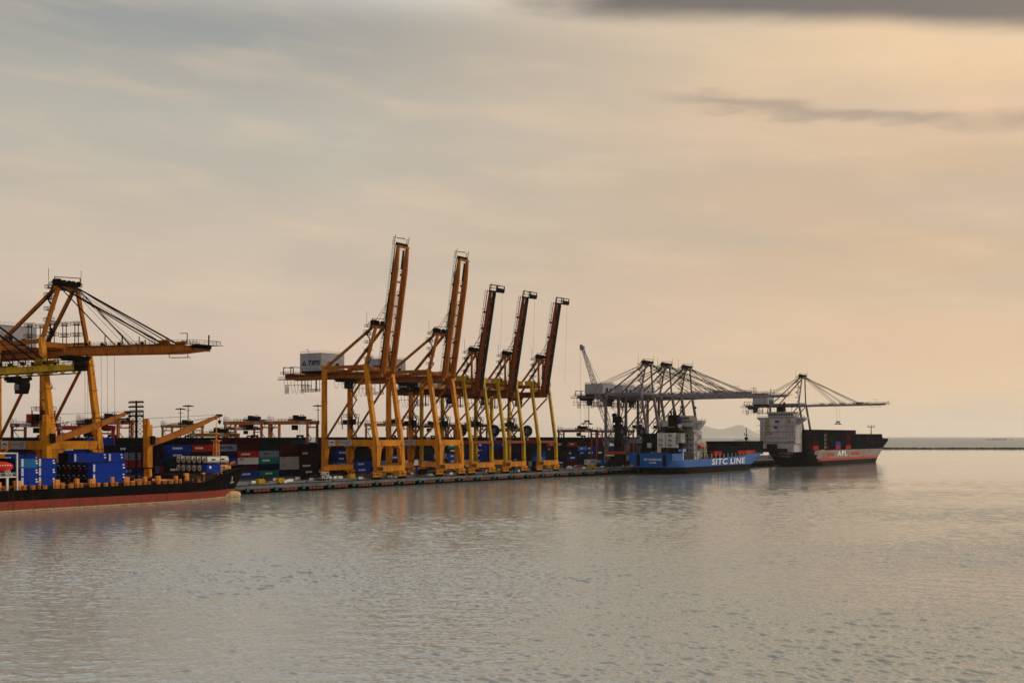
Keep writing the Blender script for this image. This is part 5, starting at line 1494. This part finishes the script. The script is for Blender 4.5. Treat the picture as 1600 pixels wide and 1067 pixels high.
# mobile harbour crane with raised lattice boom
mh = empty('mobile_harbour_crane', W(-22, SX(965, -22), QZ)); tag(mh, 'dark mobile harbour crane with a steep lattice boom by the grey cranes', 'crane')
mb = MB(); mb.box(-4.5, 4.5, -8, 8, 1.2, 3.0)
for y in (-6, -3, 3, 6):
    for x in (-4, 4): mb.tube((x - .5, y, .9), (x + .5, y, .9), .9, 10)
mb.build('undercarriage', M_stl, mh)
mb = MB(); mb.box(-3.2, 3.2, -4, 5, 3.2, 8.5); mb.poly([(-1.8, 8.5), (1.6, 8.5), (1.2, 27), (-1.0, 27)], -1.5, 'y', 1.5); mb.box(-2.4, 1.8, -2, 2, 26.5, 30.5); mb.tube((-2.2, -1, 31), (-2.2, 1, 31), 1.3, 12); mb.box(1.2, 3.4, -1.4, 1.4, 16, 19)
mb.deck(-3.5, 4, -3, 3, 14.5, 1.2, .14)
mb.build('tower', M_blk, mh)
mb = MB(); ztip = 72.5 - QZ + 3
bx0, bz0 = -2.0, 13.5
tipx = -24.5
mid1 = Vector((bx0 + (tipx - bx0) * .30, 0, bz0 + (ztip - bz0) * .30))
mb.lattice((bx0, 0, bz0), mid1, 1.6, 3.4, 6, .26, .13, ref=(0, 1, 0)); mb.lattice(mid1, (tipx, 0, ztip), 3.4, 1.2, 15, .28, .13, ref=(0, 1, 0))
mb.box(tipx - 1.6, tipx + .8, -1, 1, ztip - .6, ztip + 1.8); mb.tube((tipx - 1, -.6, ztip + 1.8), (tipx - 1, .6, ztip + 1.8), 1.0, 10)
mb.build('boom', M_gry, mh)
mb = MB(); mb.bar((-.5, 0, 31), (tipx + 6, 0, ztip - 16), .12); mb.bar((-.5, .6, 31), (tipx, .6, ztip), .10); mb.bar((tipx - 1.8, 0, ztip), (tipx - 1.8, 0, 21), .09); mb.tube((tipx - 1.8, 0, 19), (tipx - 1.8, 0, 21.4), .5, 8)
mb.build('hoist_rope', M_rope, mh)
# low dark clutter along the quay: lashing cages, cones, generators
rc = random.Random(21); kinds = []
def clutter_proto(k):
    mb = MB()
    if k == 0:
        mb.box(-1.2, 1.2, 0, 2.4, 0, .2)
        for x in (-1.15, 1.15):
            for y in (.05, 2.35): mb.bar((x, y, 0), (x, y, 2.2), .14)
        mb.rail((-1.15, .05, .2), (1.15, .05, .2), 1.1, 1.1, .12); mb.rail((1.15, .05, .2), (1.15, 2.35, .2), 1.1, 1.1, .12); mb.box(-1.2, 1.2, 0, 2.4, 2.15, 2.3)
        return mb.build('lashing_cage', M_stl)
    if k == 1:
        mb.box(-.9, .9, 0, 3.2, .2, 1.7); mb.box(-.7, .7, .3, 2.6, 1.7, 1.9); mb.tube((.5, 2.8, 1.7), (.5, 2.8, 2.4), .1, 6)
        for y in (.6, 2.6): mb.tube((-1, y, .3), (1, y, .3), .3, 8)
        return mb.build('generator', M_yel2)
    if k == 3:
        mb.poly([(-.35, 0), (.35, 0), (.15, .9), (-.15, .9)], 0, 'y', 2.6); mb.box(-.16, .16, .1, 2.5, .9, 1.0)
        return mb.build('road_barrier', M_wht)
    if k == 4:
        for y in (-.9, .8): mb.tube((0, y, 1.3), (0, y + .12, 1.3), 1.3, 16)
        mb.tube((0, -.85, 1.3), (0, .85, 1.3), .8, 14); mb.box(-1, 1, -1, -.85, 0, .4); mb.box(-1, 1, .92, 1.05, 0, .4)
        return mb.build('cable_drum', M_stl)
    mb.box(-1.1, 1.1, 0, 6, .15, .45)
    for y in (.3, 5.7): mb.box(-1.2, 1.2, y - .2, y + .2, 0, .6)
    mb.box(-.5, .5, 2, 4, .45, 1.1)
    return mb.build('spare_spreader', M_rustp)
PR = {}
NM = ['lashing cage', 'generator', 'spreader', 'road barrier', 'cable drum']; cnt = [0] * 5
for q in range(78):
    x = 392 + (960 - 392) * (q + rc.random() * .8) / 78
    k = rc.choice([0, 0, 0, 1, 2, 3, 3, 4]) 
    if cnt[k] > 28: continue
    t = rc.uniform(-31, -7)
    if -9 < t < -7: t = -9.5
    if k not in PR: PR[k] = o = clutter_proto(k)
    else: o = PR[k].copy(); col.objects.link(o)
    o.location = W(t, SX(x, t), QZ + .012); o.rotation_euler = (0, 0, -TH)
    tag(o, '%s small %s from the left standing on the quay deck' % (WORD[cnt[k]], NM[k]), NM[k], 'small gear standing on the quay'); cnt[k] += 1
